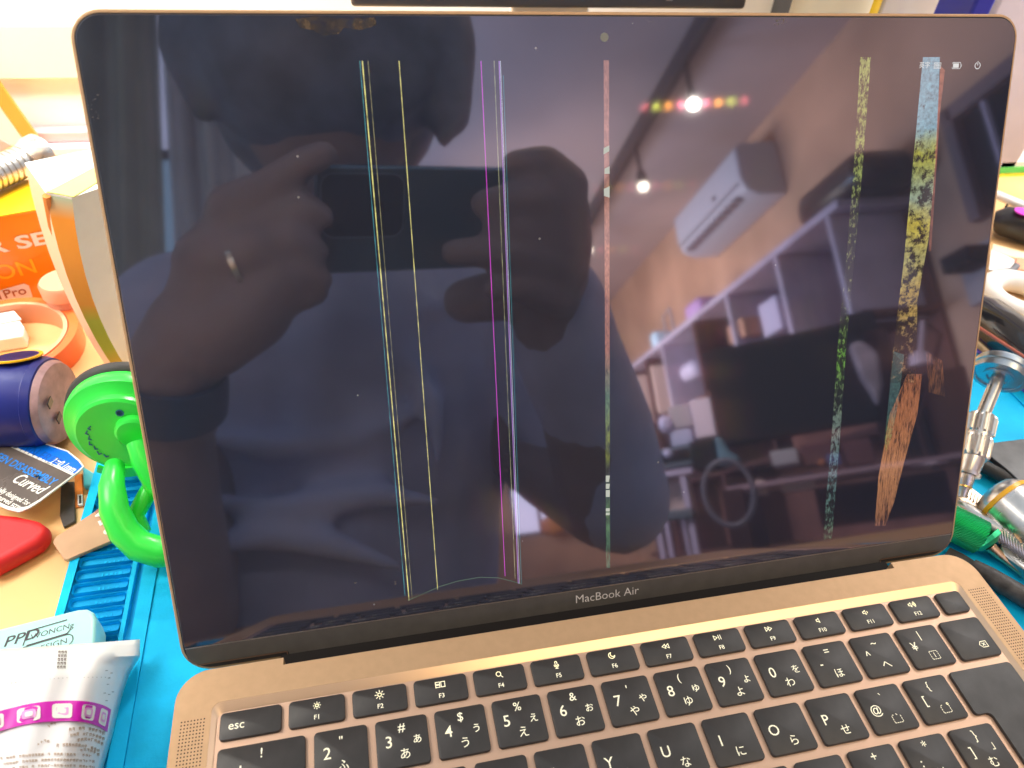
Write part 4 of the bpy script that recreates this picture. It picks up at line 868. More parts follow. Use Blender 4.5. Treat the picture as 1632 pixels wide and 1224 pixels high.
# dark brush, spatulas
br = thing('scraper_blade', 'black scratched wedge blade lying on dark sticks at the right edge', 'scraper', D(1610, 730, -10))
slab('blade', [(1578, 706), (1650, 697), (1650, 790), (1605, 748), (1572, 722)], -4, -2, mat('scratched_black', (.06, .06, .065), .3, noise=.7, nscale=90), br, bevel=.3)
sub(MB().tube([D(1552, 735, -6), D(1600, 760, -6), D(1660, 800, -6)], 3.2, 12), 'rod', m_blackr, br, smooth=True)
sub(MB().tube([D(1575, 722, -7), D(1600, 742, -7), D(1665, 785, -7)], 2.4, 12), 'rod', m_black, br, smooth=True)
# silver dome bulb with yellow ring
sb = thing('silver_dropper', 'silver domed barrel with a yellow ring at the right edge', 'dispenser', D(1612, 800, -10))
d0 = D(1578, 782, 2); d1 = D(1660, 850, 2)
lathe_between('barrel', d0, d1, [(.1, 0), (5, .01), (9, .06), (11.3, .16), (12, .28), (12, 1)], m_steel, sb, seg=48, angle=60)
dd = (d1 - d0); lathe_between('yellow_ring', d0 + dd * .23, d0 + dd * .31, [(12.0, 0), (12.5, .05), (12.5, .95), (12.0, 1)], mat('yellow_ring', (.95, .50, .02), .3), sb, seg=48)
# serrated ruler strip
rl = thing('metal_strip', 'gold ribbed metal strip lying between the silver barrel and the silver pen', 'strip', D(1580, 815, -10))
slab('strip', [(1518, 778), (1530, 769), (1545, 774), (1660, 862), (1660, 884), (1530, 796)], -3, 0, mat('pale_gold', (.72, .55, .40), .35, metal=.8), rl, bevel=.3)
mb = MB()
for i in range(26):
    t = i / 26; a = Vector((1536 + 124 * t, 772 + 95 * t)); b = Vector((1531 + 127 * t, 785 + 92 * t)); c = Vector((1.5, 1.1))
    mb.prism([D(a.x, a.y, .05), D(b.x, b.y, .05), D(b.x + c.x, b.y + c.y, .05), D(a.x + c.x, a.y + c.y, .05)], (0, 0, .9))
sub(mb, 'ribs', mat('rib_gold', (.80, .66, .52), .3, metal=.8), rl)
# silver knurled pen
def knurl(p, q, r, n=22, m_=34, depth=.06, ends=(0.9, 1)):
    p = Vector(p); q = Vector(q); z = (q - p).normalized(); x = z.orthogonal().normalized(); y = z.cross(x); R_ = []
    for j in range(m_ + 1):
        t = j / m_; c = p.lerp(q, t); e = 1 if 0 < j < m_ else .86
        R_.append([c + (x * math.cos(a) + y * math.sin(a)) * r * e * (1 - depth * ((i + j) % 2)) for i, a in ((i, 2 * math.pi * i / (n * 2)) for i in range(n * 2))])
    return MB().loft(R_)
pn = thing('silver_pen_tool', 'silver knurled pen tool lying behind the green knurled handle', 'pen tool', D(1580, 855, -10))
sub(MB().tube([D(1512, 800, -4), D(1535, 812, -3), D(1592, 848, -3)], [2.5, 4, 4.2], 20), 'smooth_barrel', m_steel, pn, smooth=True, angle=60)
sub(knurl(D(1592, 848, -3), D(1670, 900, -3), 4.8), 'knurled_grip', m_steel, pn)
# green knurled handle with brass blade
gt = thing('green_pick_tool', 'green knurled aluminium pick with a thin brass shaft', 'pick', D(1550, 860, -10))
m_gm = mat('green_anodised', (.03, .55, .22), .28, metal=.6)
g0 = D(1500, 824, -2); g1 = D(1566, 858, -3); g2 = D(1577, 870, -4)
sub(knurl(g0, g1, 7.6, 24, 30, .07), 'knurled_handle', m_gm, gt)
sub(fluted(g1, g2, 7.4, 6, ((0, 1), (.5, .95), (1, .55))), 'collar', m_gm, gt, smooth=True, angle=25)
sub(MB().tube([g2, D(1592, 884, -6), D(1606, 896, -7), D(1650, 930, -8)], [2.4, 2.0, 1.3, 1.0], 16), 'shaft', mat('brass2', (.78, .55, .34), .3, metal=1), gt, smooth=True)
# dark handled blade with lettering
hb_ = thing('steel_handle', 'grey steel handle with a stamped letter at the right edge', 'handle', D(1615, 890, -10))
slab('handle', [(1594, 872), (1598, 866), (1606, 864), (1650, 890), (1650, 920), (1602, 884)], -9, -4, m_steel2, hb_, bevel=.8)
e1 = D(1640, 896, -4) - D(1606, 876, -4); e1.z = 0; e1.normalize()
text([('Su', 5, frame(D(1625, 890, -3.8), e1, (-e1.y, e1.x, 0)), .2)], 'stamped_lettering', m_steel, hb_)
# black spudger
sp = thing('black_spudger', 'black nylon spudger stick lying beside the laptop corner', 'spudger', D(1580, 920, -10))
m_sp = mat('nylon_black', (.07, .065, .065), .5, noise=.5, nscale=200, bump=.4, bscale=600)
slab('flat_tip', [(1506, 884), (1514, 872), (1535, 882), (1572, 905), (1560, 912)], -9, -7.6, m_sp, sp, bevel=.3)
sub(MB().tube([D(1550, 900, -7), D(1575, 916, -6), D(1600, 932, -6), D(1660, 968, -6)], [2.6, 3.6, 4.0, 4.2], 10), 'stick', m_sp, sp, smooth=True, angle=60)

# ================================================================== THE SIDE OF THE WORKSHOP THE SCREEN MIRRORS
m_plaster = mat('tan_plaster', (.53, .34, .235), .9, noise=.30, nscale=1.6, bump=.1, bscale=30)
m_ceil = mat('ceiling_plaster', (.46, .38, .38), .9, noise=.2, nscale=1.0)
m_mirrorfar = None
RWX = 1950.0; CZ = 1900.0
struct(MB().box((200, -3000, CZ + 30), (4300, 5200, 60)).build('ceiling', m_ceil))
struct(MB().box((RWX + 30, -3000, 600), (60, 5200, 2700)).build('wall_right', m_plaster))
struct(MB().box((200, -5630, 600), (4300, 60, 2700)).build('wall_far', m_plaster))
struct(MB().box((200, -3200, -790), (4300, 5600, 40)).build('floor', mat('workshop_floor', (.30, .20, .16), .6, noise=.2, nscale=3)))
m_track = mat('track_black', (.03, .03, .035), .5)
# lighting track and its spotlights (seen as positions on the ceiling)
zt_ = CZ - 60
ta = VZ(1158, 10, zt_); tb = VZ(893, 415, zt_)
trk = thing('ceiling_track', 'black lighting track running along the tan ceiling', 'lighting track', (ta + tb) / 2)
tx = (ta.x + tb.x) / 2
sub(MB().box((tx, (ta.y + tb.y) / 2, zt_ + 20), (42, abs(ta.y - tb.y) + 500, 70)), 'rail', m_track, trk, bevel=3)
m_bulb = emit('bulb_glow', (1.0, .86, .66), 16)
m_bulb_big = emit('bulb_glow_bright', (1.0, .90, .74), 190)
def spot(px, py, x, big, label, px2, py2):
    p = VX(px, py, x); q = VX(px2, py2, tx)
    t = thing('track_spotlight', label, 'spotlight', (p.x, p.y, p.z), 'spotlights on the ceiling track')
    r = 17 if big else 26
    d = Vector((0, 0, -1))
    sub(MB().tube([(p.x, p.y, zt_), (p.x, p.y, p.z + 52)], 11, 10), 'stem', m_track, t, smooth=True)
    sub(MB().tube([(p.x, p.y, p.z + 80), (p.x, p.y, p.z + 12)], [r * .7, r * 1.25], 16), 'shade', m_track, t, smooth=True, angle=50)
    sub(MB().ball((p.x, p.y, p.z), r, sub=2), 'bulb', m_bulb_big if big else m_bulb, t, smooth=True)
spot(1105, 166, tx, True, 'brightest of the three warm spotlights, nearest the laptop', 1095, 95)
spot(1025, 297, tx, False, 'middle one of the three warm spotlights on the black track', 1012, 255)
spot(937, 398, tx, False, 'farthest of the three warm spotlights, beside the arm', 938, 378)
# air conditioner on the right wall
a_tl = VX(1168, 232, RWX - 230); a_bl = VX(1072, 345, RWX - 230)
yc = (a_tl.y + a_bl.y) / 2; ln = abs(a_tl.y - a_bl.y); zt2 = (a_tl.z + a_bl.z) / 2
zlow = VX(1104, 402, RWX - 200).z
ac = thing('air_conditioner', 'white wall mounted air conditioner on the tan wall', 'air conditioner', (RWX - 115, yc, zlow))
m_acw = mat('ac_white', (.40, .43, .52), .45)
y0_, y1_ = yc - ln / 2, yc + ln / 2
pr = [(RWX, zt2 + 20), (RWX - 190, zt2 + 12), (RWX - 228, zt2 - 20), (RWX - 232, zlow + 90), (RWX - 210, zlow + 30), (RWX - 150, zlow), (RWX, zlow)]
sub(MB().prism([(x, y0_, z) for x, z in pr], (0, y1_ - y0_, 0)), 'casing', m_acw, ac, bevel=10, bseg=3)
sub(MB().box((RWX - 226, yc, zlow + 74), (14, ln * .94, 9)), 'panel_gap', mat('ac_gap', (.16, .16, .2), .6), ac)
sub(MB().box((RWX - 196, yc, zlow + 22), (60, ln * .80, 14), None), 'air_outlet', mat('ac_outlet', (.10, .10, .14), .6), ac)
mb = MB()
for i in range(9): mb.box((RWX - 206, y0_ + ln * (.14 + .09 * i), zlow + 22), (66, 7, 18))
sub(mb, 'louvre', m_acw, ac); sub(MB().box((RWX - 234, y1_ - ln * .35, zlow + 120), (5, 26, 22)), 'sensor', m_track, ac)
# shelf unit
s_l = VX(985, 582, RWX - 330); s_r = VX(1345, 372, RWX - 330)
ztop_s = (s_l.z + VX(1240, 420, RWX - 330).z) / 2
ys0, ys1 = s_l.y, s_r.y
m_shelf = mat('shelf_edge_lit', (.46, .42, .56), .5, noise=.2, nscale=5); m_shd = mat('shelf_inside', (.06, .03, .03), .85, spec=.1, noise=.3, nscale=5); m_shw = mat('shelf_dark_wood', (.13, .06, .05), .85, spec=.15, noise=.3, nscale=4)  # pale edge colour holds the light falling on the shelf edges
shf = thing('shelf_unit', 'long open shelf unit with pale front edges standing against the tan wall', 'shelf', (RWX - 165, (ys0 + ys1) / 2, -770))
sub(MB().box((RWX - 165, (ys0 + ys1) / 2, ztop_s - 14), (330, ys1 - ys0, 30)), 'top_board', m_shelf, shf, bevel=2)
sub(MB().box((RWX - 12, (ys0 + ys1) / 2, ztop_s - 1020), (20, ys1 - ys0 - 10, 1970)), 'back_board', m_shw, shf)
zmid = ztop_s - 430
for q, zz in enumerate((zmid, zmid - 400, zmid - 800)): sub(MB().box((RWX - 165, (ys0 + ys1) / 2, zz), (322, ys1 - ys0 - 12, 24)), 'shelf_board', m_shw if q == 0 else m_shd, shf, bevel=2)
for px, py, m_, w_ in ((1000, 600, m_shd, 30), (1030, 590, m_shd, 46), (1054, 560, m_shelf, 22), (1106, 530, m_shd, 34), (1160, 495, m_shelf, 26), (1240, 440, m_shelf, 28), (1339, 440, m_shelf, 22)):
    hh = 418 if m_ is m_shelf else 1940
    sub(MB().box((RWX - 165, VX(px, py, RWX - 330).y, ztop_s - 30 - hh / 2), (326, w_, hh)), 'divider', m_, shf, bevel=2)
def rbox(name, px, py, x, w, h, d, m, label, cat, group=None, z=None, bev=6):
    p = VX(px, py, x); zz = p.z if z is None else z
    return tag(MB().box((x + d / 2, p.y, zz), (d, w, h)).build(name, m, bevel=bev), label, cat, group)
m_cream = mat('cream_box', (.78, .60, .55), .6); m_lav = mat('lavender_box', (.55, .52, .72), .5); m_grey = mat('grey_box', (.34, .33, .36), .5); m_tealb = mat('teal_case', (.09, .12, .15), .5)
rbox('file_box', 1010, 640, RWX - 310, 118, 330, 250, m_cream, 'tall cream file box at the left end of the shelf', 'file box')
rbox('file_box', 1041, 622, RWX - 310, 62, 300, 250, m_cream, 'narrow cream file box, second from the left end of the shelf', 'file box')
rbox('white_jug', 1090, 592, RWX - 300, 190, 100, 200, m_lav, 'white and blue rounded jug on the shelf beside the monitor', 'jug', bev=40)
rbox('white_carton', 1226, 505, RWX - 300, 150, 150, 220, m_lav, 'pale carton on the shelf above the monitor', 'carton')
rbox('wood_box', 1172, 528, RWX - 300, 160, 90, 220, mat('tan_box', (.50, .27, .18), .6), 'tan box on the shelf above the left of the monitor', 'box')
rbox('purple_bag', 1098, 480, RWX - 300, 190, 100, 220, mat('purple_cloth', (.45, .30, .62), .6), 'purple bag lying on top of the shelf', 'bag', z=ztop_s + 50, bev=30)
rbox('glass_jar', 1038, 532, RWX - 300, 90, 110, 120, mat('blue_glow_glass', (.50, .75, .95), .2), 'pale blue glass jar on top of the shelf', 'jar', z=ztop_s + 55, bev=20)
rbox('black_crate', 1330, 385, RWX - 300, 420, 150, 260, m_black, 'black crate on top of the right end of the shelf', 'crate', z=ztop_s + 75, bev=55)
bp_ = thing('wire_stand', 'thin grey stand on top of the shelf beside the purple bag', 'stand', VX(1062, 500, RWX - 250))
yb_ = VX(1062, 500, RWX - 250).y
sub(MB().tube([(RWX - 250, yb_ - 60, ztop_s), (RWX - 250, yb_ - 50, ztop_s + 170), (RWX - 250, yb_ + 60, ztop_s + 190), (RWX - 250, yb_ + 70, ztop_s)], 9, 8), 'hoop', m_grey, bp_, smooth=True)
# bench with its clutter, all square to a line 32 degrees right of the laptop
BE = Vector((math.sin(math.radians(32)), -math.cos(math.radians(32)), 0)); BT = Vector((math.cos(math.radians(32)), math.sin(math.radians(32)), 0)); UP = Vector((0, 0, 1))
def bp(px, py, dist):
    d = mdir(px, py); k_ = dist / d.dot(BE); return CV + d * k_
def bbx(x0, y0, x1, y1, dist, depth):
    """corners: left, right edge and bottom, top measured on a wall at that distance"""
    l = bp(x0, (y0 + y1) / 2, dist); r = bp(x1, (y0 + y1) / 2, dist); t = bp((x0 + x1) / 2, y0, dist); b = bp((x0 + x1) / 2, y1, dist)
    w = (r - l).dot(BT); c = (l + r) / 2; c.z = (t.z + b.z) / 2
    return c + BE * depth / 2, (w, depth, abs(t.z - b.z))
def bmb(c, size, mb=None):
    mb = mb or MB(); M = Matrix.Translation(c) @ Matrix((BT, BE, UP)).transposed().to_4x4(); return mb.box((0, 0, 0), size, M)
def bobj(name, x0, y0, x1, y1, dist, depth, m, label, cat, bev=4, parent=None):
    c, sz = bbx(x0, y0, x1, y1, dist, depth); mb = bmb(c, sz)
    if parent: return sub(mb, name, m, parent, bevel=bev)
    return tag(mb.build(name, m, bevel=bev), label, cat)
m_red = mat('wine_box', (.11, .05, .055), .8, spec=.2); m_bl = mat('blue_box', (.07, .10, .26), .6); m_orx = mat('orange_small', (.40, .13, .05), .6)
m_blackm = mat('matte_black', (.010, .010, .011), .8, spec=.15)
m_mst = mat('stand_paint', (.50, .44, .60), .4); m_lampw = mat('lamp_lavender', (.60, .48, .58), .4)
bc = bp(1330, 745, 1900); wbn = thing('side_bench', 'long dark side bench with a pale mauve front edge before the shelf', 'bench', (bc.x, bc.y, -770))
cB, sB = bbx(1150, 741, 1640, 749, 1900, 620); zb1 = bp(1330, 741, 1900).z
bobj('bench_top', 1150, 741, 1640, 749, 1900, 620, mat('bench_top', (.34, .23, .27), .5), '', '', 2, wbn)
for tx_, ty_ in ((-.48, .04), (.48, .04), (-.48, .94), (.48, .94)):
    c = cB + BT * sB[0] * tx_ + BE * (620 * (ty_ - .5)); sub(bmb(Vector((c.x, c.y, (zb1 - 790) / 2)), (50, 50, zb1 + 750)), 'leg', m_shd, wbn)
smn = thing('side_monitor', 'large black monitor standing on the side bench before the shelf', 'monitor', bp(1240, 741, 2000))
bobj('casing', 1129, 531, 1392, 694, 2000, 40, m_blackm, '', '', 4, smn); bobj('panel', 1135, 537, 1386, 688, 1997, 3.2, m_blackm, '', '', 0, smn)
bobj('stand_neck', 1235, 660, 1262, 741, 2050, 20, m_blackm, '', '', 2, smn); bobj('stand_foot', 1200, 735, 1300, 741, 1990, 180, m_blackm, '', '', 1, smn)
bobj('grey_box', 1228, 716, 1272, 741, 1930, 120, m_grey, 'low grey box on the side bench under the monitor', 'box')
bobj('red_folder', 1276, 705, 1330, 741, 1960, 100, m_red, 'dark red folder leaning on the side bench under the monitor', 'folder')
bobj('blue_box', 1318, 722, 1340, 741, 1915, 60, m_bl, 'small blue box on the side bench under the monitor', 'box')
bobj('orange_box', 1303, 731, 1314, 741, 1910, 40, m_orx, 'tiny orange box on the side bench', 'box')
bobj('wine_box', 1345, 700, 1392, 741, 1940, 120, m_red, 'dark red box on the side bench right of the monitor', 'box')
bobj('black_case', 1350, 495, 1400, 560, 2080, 160, m_blackm, 'black case stacked above the right of the monitor', 'case')
bobj('dark_stack', 1398, 520, 1440, 741, 2060, 200, m_shd, 'tall dark stack of cases right of the monitor', 'stack')
bobj('black_speaker', 1440, 590, 1475, 741, 1990, 160, m_blackm, 'black speaker on the side bench beside the desk lamp', 'speaker')
bobj('brown_case', 1478, 585, 1560, 741, 2020, 160, mat('brown_case', (.09, .045, .04), .8, spec=.2), 'brown case at the right end of the side bench', 'case')
gp = [bp(x, y, 1940) for x, y in ((1352, 548), (1372, 540), (1400, 560), (1408, 610), (1400, 648), (1388, 625), (1372, 600))]
tag(MB().prism(gp, BE * 60).build('grey_bag', mat('bag_grey', (.26, .22, .26), .8, noise=.5, nscale=12), bevel=12, bseg=3), 'crumpled grey bag hanging right of the monitor', 'bag')
lp0 = bp(1466, 572, 1900); lp1 = bp(1470, 512, 1960); lpb = bp(1480, 741, 1940)
dl = thing('desk_lamp', 'pale desk lamp with a round shade on the side bench', 'desk lamp', lpb)
sub(MB().tube([lpb, lpb + UP * 100, lp1 + BT * 30 - UP * 40, lp1], 5, 10), 'lower_arm', m_shd, dl, smooth=True); sub(MB().tube([lp1, lp0], 5, 10), 'arm', m_lampw, dl, smooth=True)
sub(MB().lathe([(26, -14), (22, 8), (10, 18), (.1, 20)], Matrix.Translation(lp0), 24), 'shade', m_lampw, dl, smooth=True)
sub(MB().lathe([(40, 0), (40, 8), (8, 12)], Matrix.Translation(lpb), 24), 'foot', m_lampw, dl, smooth=True)
bobj('cream_carton', 1242, 756, 1298, 781, 2050, 200, m_cream, 'cream carton stored under the side bench', 'carton')
bobj('peach_carton', 1205, 764, 1219, 788, 2050, 160, m_cream, 'small peach carton stored under the side bench beside the hoop', 'carton')
bobj('lower_crate', 1300, 762, 1520, 830, 2150, 260, m_shd, 'long dark crate stored low under the side bench', 'crate')
pt_ = thing('printer', 'dark grey printer with a round pale knob on the metal stand', 'printer', bp(1068, 748, 2000))
bobj('body', 1033, 713, 1104, 747, 2000, 260, m_tealb, '', '', 6, pt_); kn = bp(1064, 723, 1996); sub(MB().ball(kn, 13, sub=2), 'knob', m_lav, pt_, smooth=True)
bobj('front_strip', 1050, 717, 1100, 736, 1998, 4, m_blackm, '', '', 1, pt_)
bobj('black_bin', 1101, 700, 1140, 748, 1960, 200, m_blackm, 'black bin beside the grey printer', 'bin')
st = thing('metal_stand', 'pale metal stand with legs carrying the grey printer', 'stand', bp(1068, 840, 2000))
bobj('top', 1033, 750, 1104, 759, 1990, 280, m_mst, '', '', 2, st)
for a_, b_, dd_ in ((1037, 1045, 1992), (1090, 1099, 1992), (1052, 1058, 2240), (1080, 1086, 2240)):
    c, sz = bbx(a_, 758, b_, 840, dd_, 24); sub(bmb(Vector((c.x, c.y, (c.z + sz[2] / 2 - 770) / 2)), (sz[0], 24, c.z + sz[2] / 2 + 770)), 'leg', m_mst, st)
bobj('pink_carton', 1058, 762, 1092, 822, 2060, 160, m_cream, 'pinkish cream carton standing under the printer stand', 'carton')
bobj('power_strip', 1050, 812, 1104, 828, 1975, 50, m_tealb, 'dark power strip at the foot of the printer stand', 'power strip')
bobj('white_crate', 1103, 634, 1137, 698, 1990, 160, mat('white_crate', (.66, .56, .64), .5), 'tall white crate leaning beside the black monitor', 'crate')
bobj('grey_crate', 1066, 645, 1102, 682, 2050, 160, m_grey, 'grey crate left of the white crate above the printer', 'crate')
bobj('pale_pack', 1068, 684, 1104, 710, 2030, 160, mat('pale_blue_pack', (.40, .42, .58), .5), 'pale blue pack standing on the grey printer', 'pack')
bobj('white_bottle', 1048, 660, 1068, 690, 2010, 60, m_lav, 'rounded white bottle left of the grey crate', 'bottle', 20)
tc_p = [bp(x, y, 1900) for x, y in ((1138, 694), (1150, 698), (1160, 718), (1178, 728), (1176, 738), (1146, 744))]
tag(MB().prism(tc_p, BE * 50).build('teal_cloth', mat('teal_cloth', (.10, .19, .24), .8, noise=.4, nscale=15), bevel=8, bseg=3), 'teal cloth hanging from the black bin beside the monitor', 'cloth')
hc = bp(1161, 785, 1800)
tag(MB().tube([hc + BT * 56 * math.cos(a) + UP * 76 * math.sin(a) for a in (2 * math.pi * q / 40 for q in range(41))], 6.5, 10).build('grey_hoop', mat('hoop_grey', (.13, .12, .15), .4), smooth=True), 'dark grey hoop of a chair back before the side bench', 'chair')
# bright window seen between body and arm, far lamp
w0 = VYp(822, 800, -5560); w1 = VYp(890, 742, -5560)
wn = thing('far_window', 'bright small window seen between the arm and the shirt', 'window', VYp(855, 860, -5570))
wc = VYp(855, 795, -5590); sub(MB().box((wc.x, -5590, wc.z + 10), (430, 16, 560)), 'pane', emit('daylight_pane', (.78, .74, 1.0), 2.9), wn)
for dx_ in (-215, 0, 215): sub(MB().box((wc.x + dx_, -5575, wc.z + 10), (22, 24, 580)), 'frame', m_shd, wn)
for dz_ in (-280, 90, 290): sub(MB().box((wc.x, -5572, wc.z + 10 + dz_), (440, 22, 22)), 'frame', m_shd, wn)
tag(MB().ball((wc.x + 60, -5400, wc.z - 230), 90, sub=2, sc=(1.2, .6, .9)).build('orange_pot', mat('terracotta', (.55, .20, .08), .6), smooth=True), 'terracotta pot before the bright small window', 'pot')
fl_ = VYp(917, 512, -5000)
tag(MB().ball(fl_, 40, sub=2, sc=(.8, .5, 2.0)).build('far_lamp', emit('cold_lamp', (.55, .75, 1.0), 6), smooth=True), 'cold white lamp glowing beside the elbow of the sleeve', 'lamp')
# dark framed cabinet at the upper right of the wall
c0 = VX(1522, 190, RWX - 60); c1 = VX(1556, 345, RWX - 60); c2 = VX(1600, 115, RWX - 60)
cb = thing('wall_cabinet', 'black framed glass cabinet hanging on the tan wall', 'cabinet', (RWX - 60, (c0.y + c2.y) / 2, c1.z))
yl = c0.y; yr = c0.y + 900; zT = c0.z + 10; zB = c1.z
sub(MB().box((RWX - 30, (yl + yr) / 2, (zT + zB) / 2), (60, yr - yl, zT - zB)), 'body', m_blackm, cb)
sub(MB().box((RWX - 75, (yl + yr) / 2, zT), (50, yr - yl, 50)), 'frame', mat('cabinet_frame', (.14, .11, .13), .4), cb, bevel=4)
sub(MB().box((RWX - 75, yl, (zT + zB) / 2), (50, 46, zT - zB + 50)), 'frame', mat('cabinet_frame2', (.10, .08, .10), .4), cb, bevel=4)
sub(MB().box((RWX - 75, yl + 130, (zT + zB) / 2), (18, 12, zT - zB - 60)), 'edge', m_mst, cb)
rbox('wall_bracket', 1520, 415, RWX - 130, 120, 60, 130, m_blackm, 'small black bracket on the tan wall below the cabinet', 'bracket')
rbox('grey_notice', 1570, 430, RWX - 20, 200, 190, 18, m_grey, 'grey notice board at the right below the cabinet', 'notice board')
# curtains on the left
def curtain(name, x0, x1, y, zlo, zhi, folds, amp, m, label, slant=0):
    n = 80; A_ = []; B_ = []
    for i in range(n + 1):
        t = i / n; x = x0 + (x1 - x0) * t; yy = y + amp * math.sin(folds * 2 * math.pi * t) + amp * .4 * math.sin(folds * 4.7 * math.pi * t + 1)
        A_.append((x + slant * 1.0, yy, zhi)); B_.append((x, yy, zlo))
    o = MB().loft([A_, B_], cap=False, closed=False).build(name, m, smooth=True, angle=80)
    s_ = o.modifiers.new('solid', 'SOLIDIFY'); s_.thickness = .003
    return tag(o, label, 'curtain', 'curtains behind the person')
m_cur = mat('curtain_green_grey', (.38, .40, .36), .9, noise=.15, nscale=6); m_cur2 = mat('curtain_taupe', (.75, .76, .82), .9, noise=.15, nscale=4)
e_ = VYp(254, 200, -1250); f_ = VYp(120, 200, -1250)
curtain('curtain', f_.x - 300, e_.x, -1250, -760, CZ - 10, 5, 22, m_cur, 'dark grey green curtain hanging at the left edge of the view')
e2_ = VYp(304, 330, -1500); g2_ = VYp(420, 330, -1500)
curtain('curtain', e2_.x, g2_.x + 120, -1500, -760, CZ - 10, 4, 26, m_cur2, 'taupe curtain gathered behind the raised hand', -60)
wl = thing('left_window', 'narrow blue slit of window between the two curtains', 'window', VYp(285, 330, -1700))
sl = VYp(285, 330, -1700); sub(MB().box((sl.x, -1712, 700), (260, 10, 1000)), 'pane', emit('blue_window', (.30, .48, .70), 1.3), wl); sub(MB().box((sl.x, -1725, 700), (320, 14, 1080)), 'frame', m_shd, wl)

# ================================================================== THE PERSON AND THE PHONE
MP = Matrix.Translation(CAM) @ RM.to_4x4()                 # the phone's own axes: x along it, y up, z away from the laptop
ph = thing('smartphone', 'dark folding smartphone held sideways with its camera bump at the left', 'smartphone', MP @ Vector((55, -20, 8)))
m_ph = mat('phone_glass', (.07, .115, .18), .35, coat=.4); m_phf = mat('phone_frame', (.22, .42, .66), .25, metal=.8)  # frame blue raised to carry the highlight along its edge
def pprism(pts, z0, z1): return MB().prism([MP @ Vector((x, y, z0)) for x, y in pts], (MP.to_3x3() @ Vector((0, 0, z1 - z0))))
sub(pprism(rrect(-21, 132.5, -53, 15, 5, 5), 5.2, 11), 'frame', m_phf, ph, bevel=.8)
sub(pprism(rrect(-20, 131.5, -52, 14, 4.5, 5), 4.9, 5.3), 'back_glass', m_ph, ph)
MPa = MP @ Matrix.Rotation(0, 4, 'X')
bump_o = rrect(-18, 34, -29, 11, 8, 6); hole = [(7.5 * math.cos(a), 7.5 * math.sin(a)) for a in (2 * math.pi * q / 24 for q in range(24))]
sub(ring2d(MP, bump_o + [bump_o[0]], 1.0, 4.4), 'camera_rim', mat('bump_rim', (.20, .28, .40), .3, metal=.7), ph)
sub(pprism(bump_o, 4.5, 4.9), 'camera_bump', mat('bump_glass', (.030, .036, .055), .3), ph)
for (x, y) in ((19, -9), (-8, -22)): sub(MB().lathe([(4.5, 0), (4.5, -.6), (3.4, -.6), (3.2, -.2), (.1, -.2)], MP @ Matrix.Translation((x, y, 4.5)), 24), 'lens', m_black, ph, smooth=True)

m_skin = mat('skin', (.215, .19, .235), .55, noise=.08, nscale=40)
m_shirt = mat('shirt_grey_blue', (.38, .47, .80), .9, noise=.1, nscale=25, bump=.4, bscale=300)
m_hair = mat('black_hair', (.095, .145, .26), .5, noise=.4, nscale=30)
def blob(name, m, parent, chains, balls, voxel, smooth=6):
    mb = MB()
    for ch_, rr2 in chains:
        n = len(ch_); P_, R_ = [], []
        for i in range(n - 1):
            for k_ in range(4):
                t = k_ / 4; P_.append(Vector(ch_[i]).lerp(Vector(ch_[i + 1]), t)); R_.append(rr2[i] + (rr2[i + 1] - rr2[i]) * t)
        P_.append(Vector(ch_[-1])); R_.append(rr2[-1]); mb.tube(P_, R_, 14)
        for p, r in zip(ch_, rr2): mb.ball(p, r, sub=2)
    for c, r, sc, M_ in balls: mb.ball(c, r, M_, sc, 3)
    o = mb.build(name, m, None)
    r_ = o.modifiers.new('r', 'REMESH'); r_.mode = 'VOXEL'; r_.voxel_size = voxel * S
    s_ = o.modifiers.new('s', 'SMOOTH'); s_.iterations = smooth; s_.factor = .6
    me = bpy.data.meshes.new_from_object(o.evaluated_get(bpy.context.evaluated_depsgraph_get())); o.modifiers.clear(); o.data = me
    for p in me.polygons: p.use_smooth = True
    if parent is not None: o.parent = parent; o.location = o.location - par(parent)
    return o
SP = 460.0
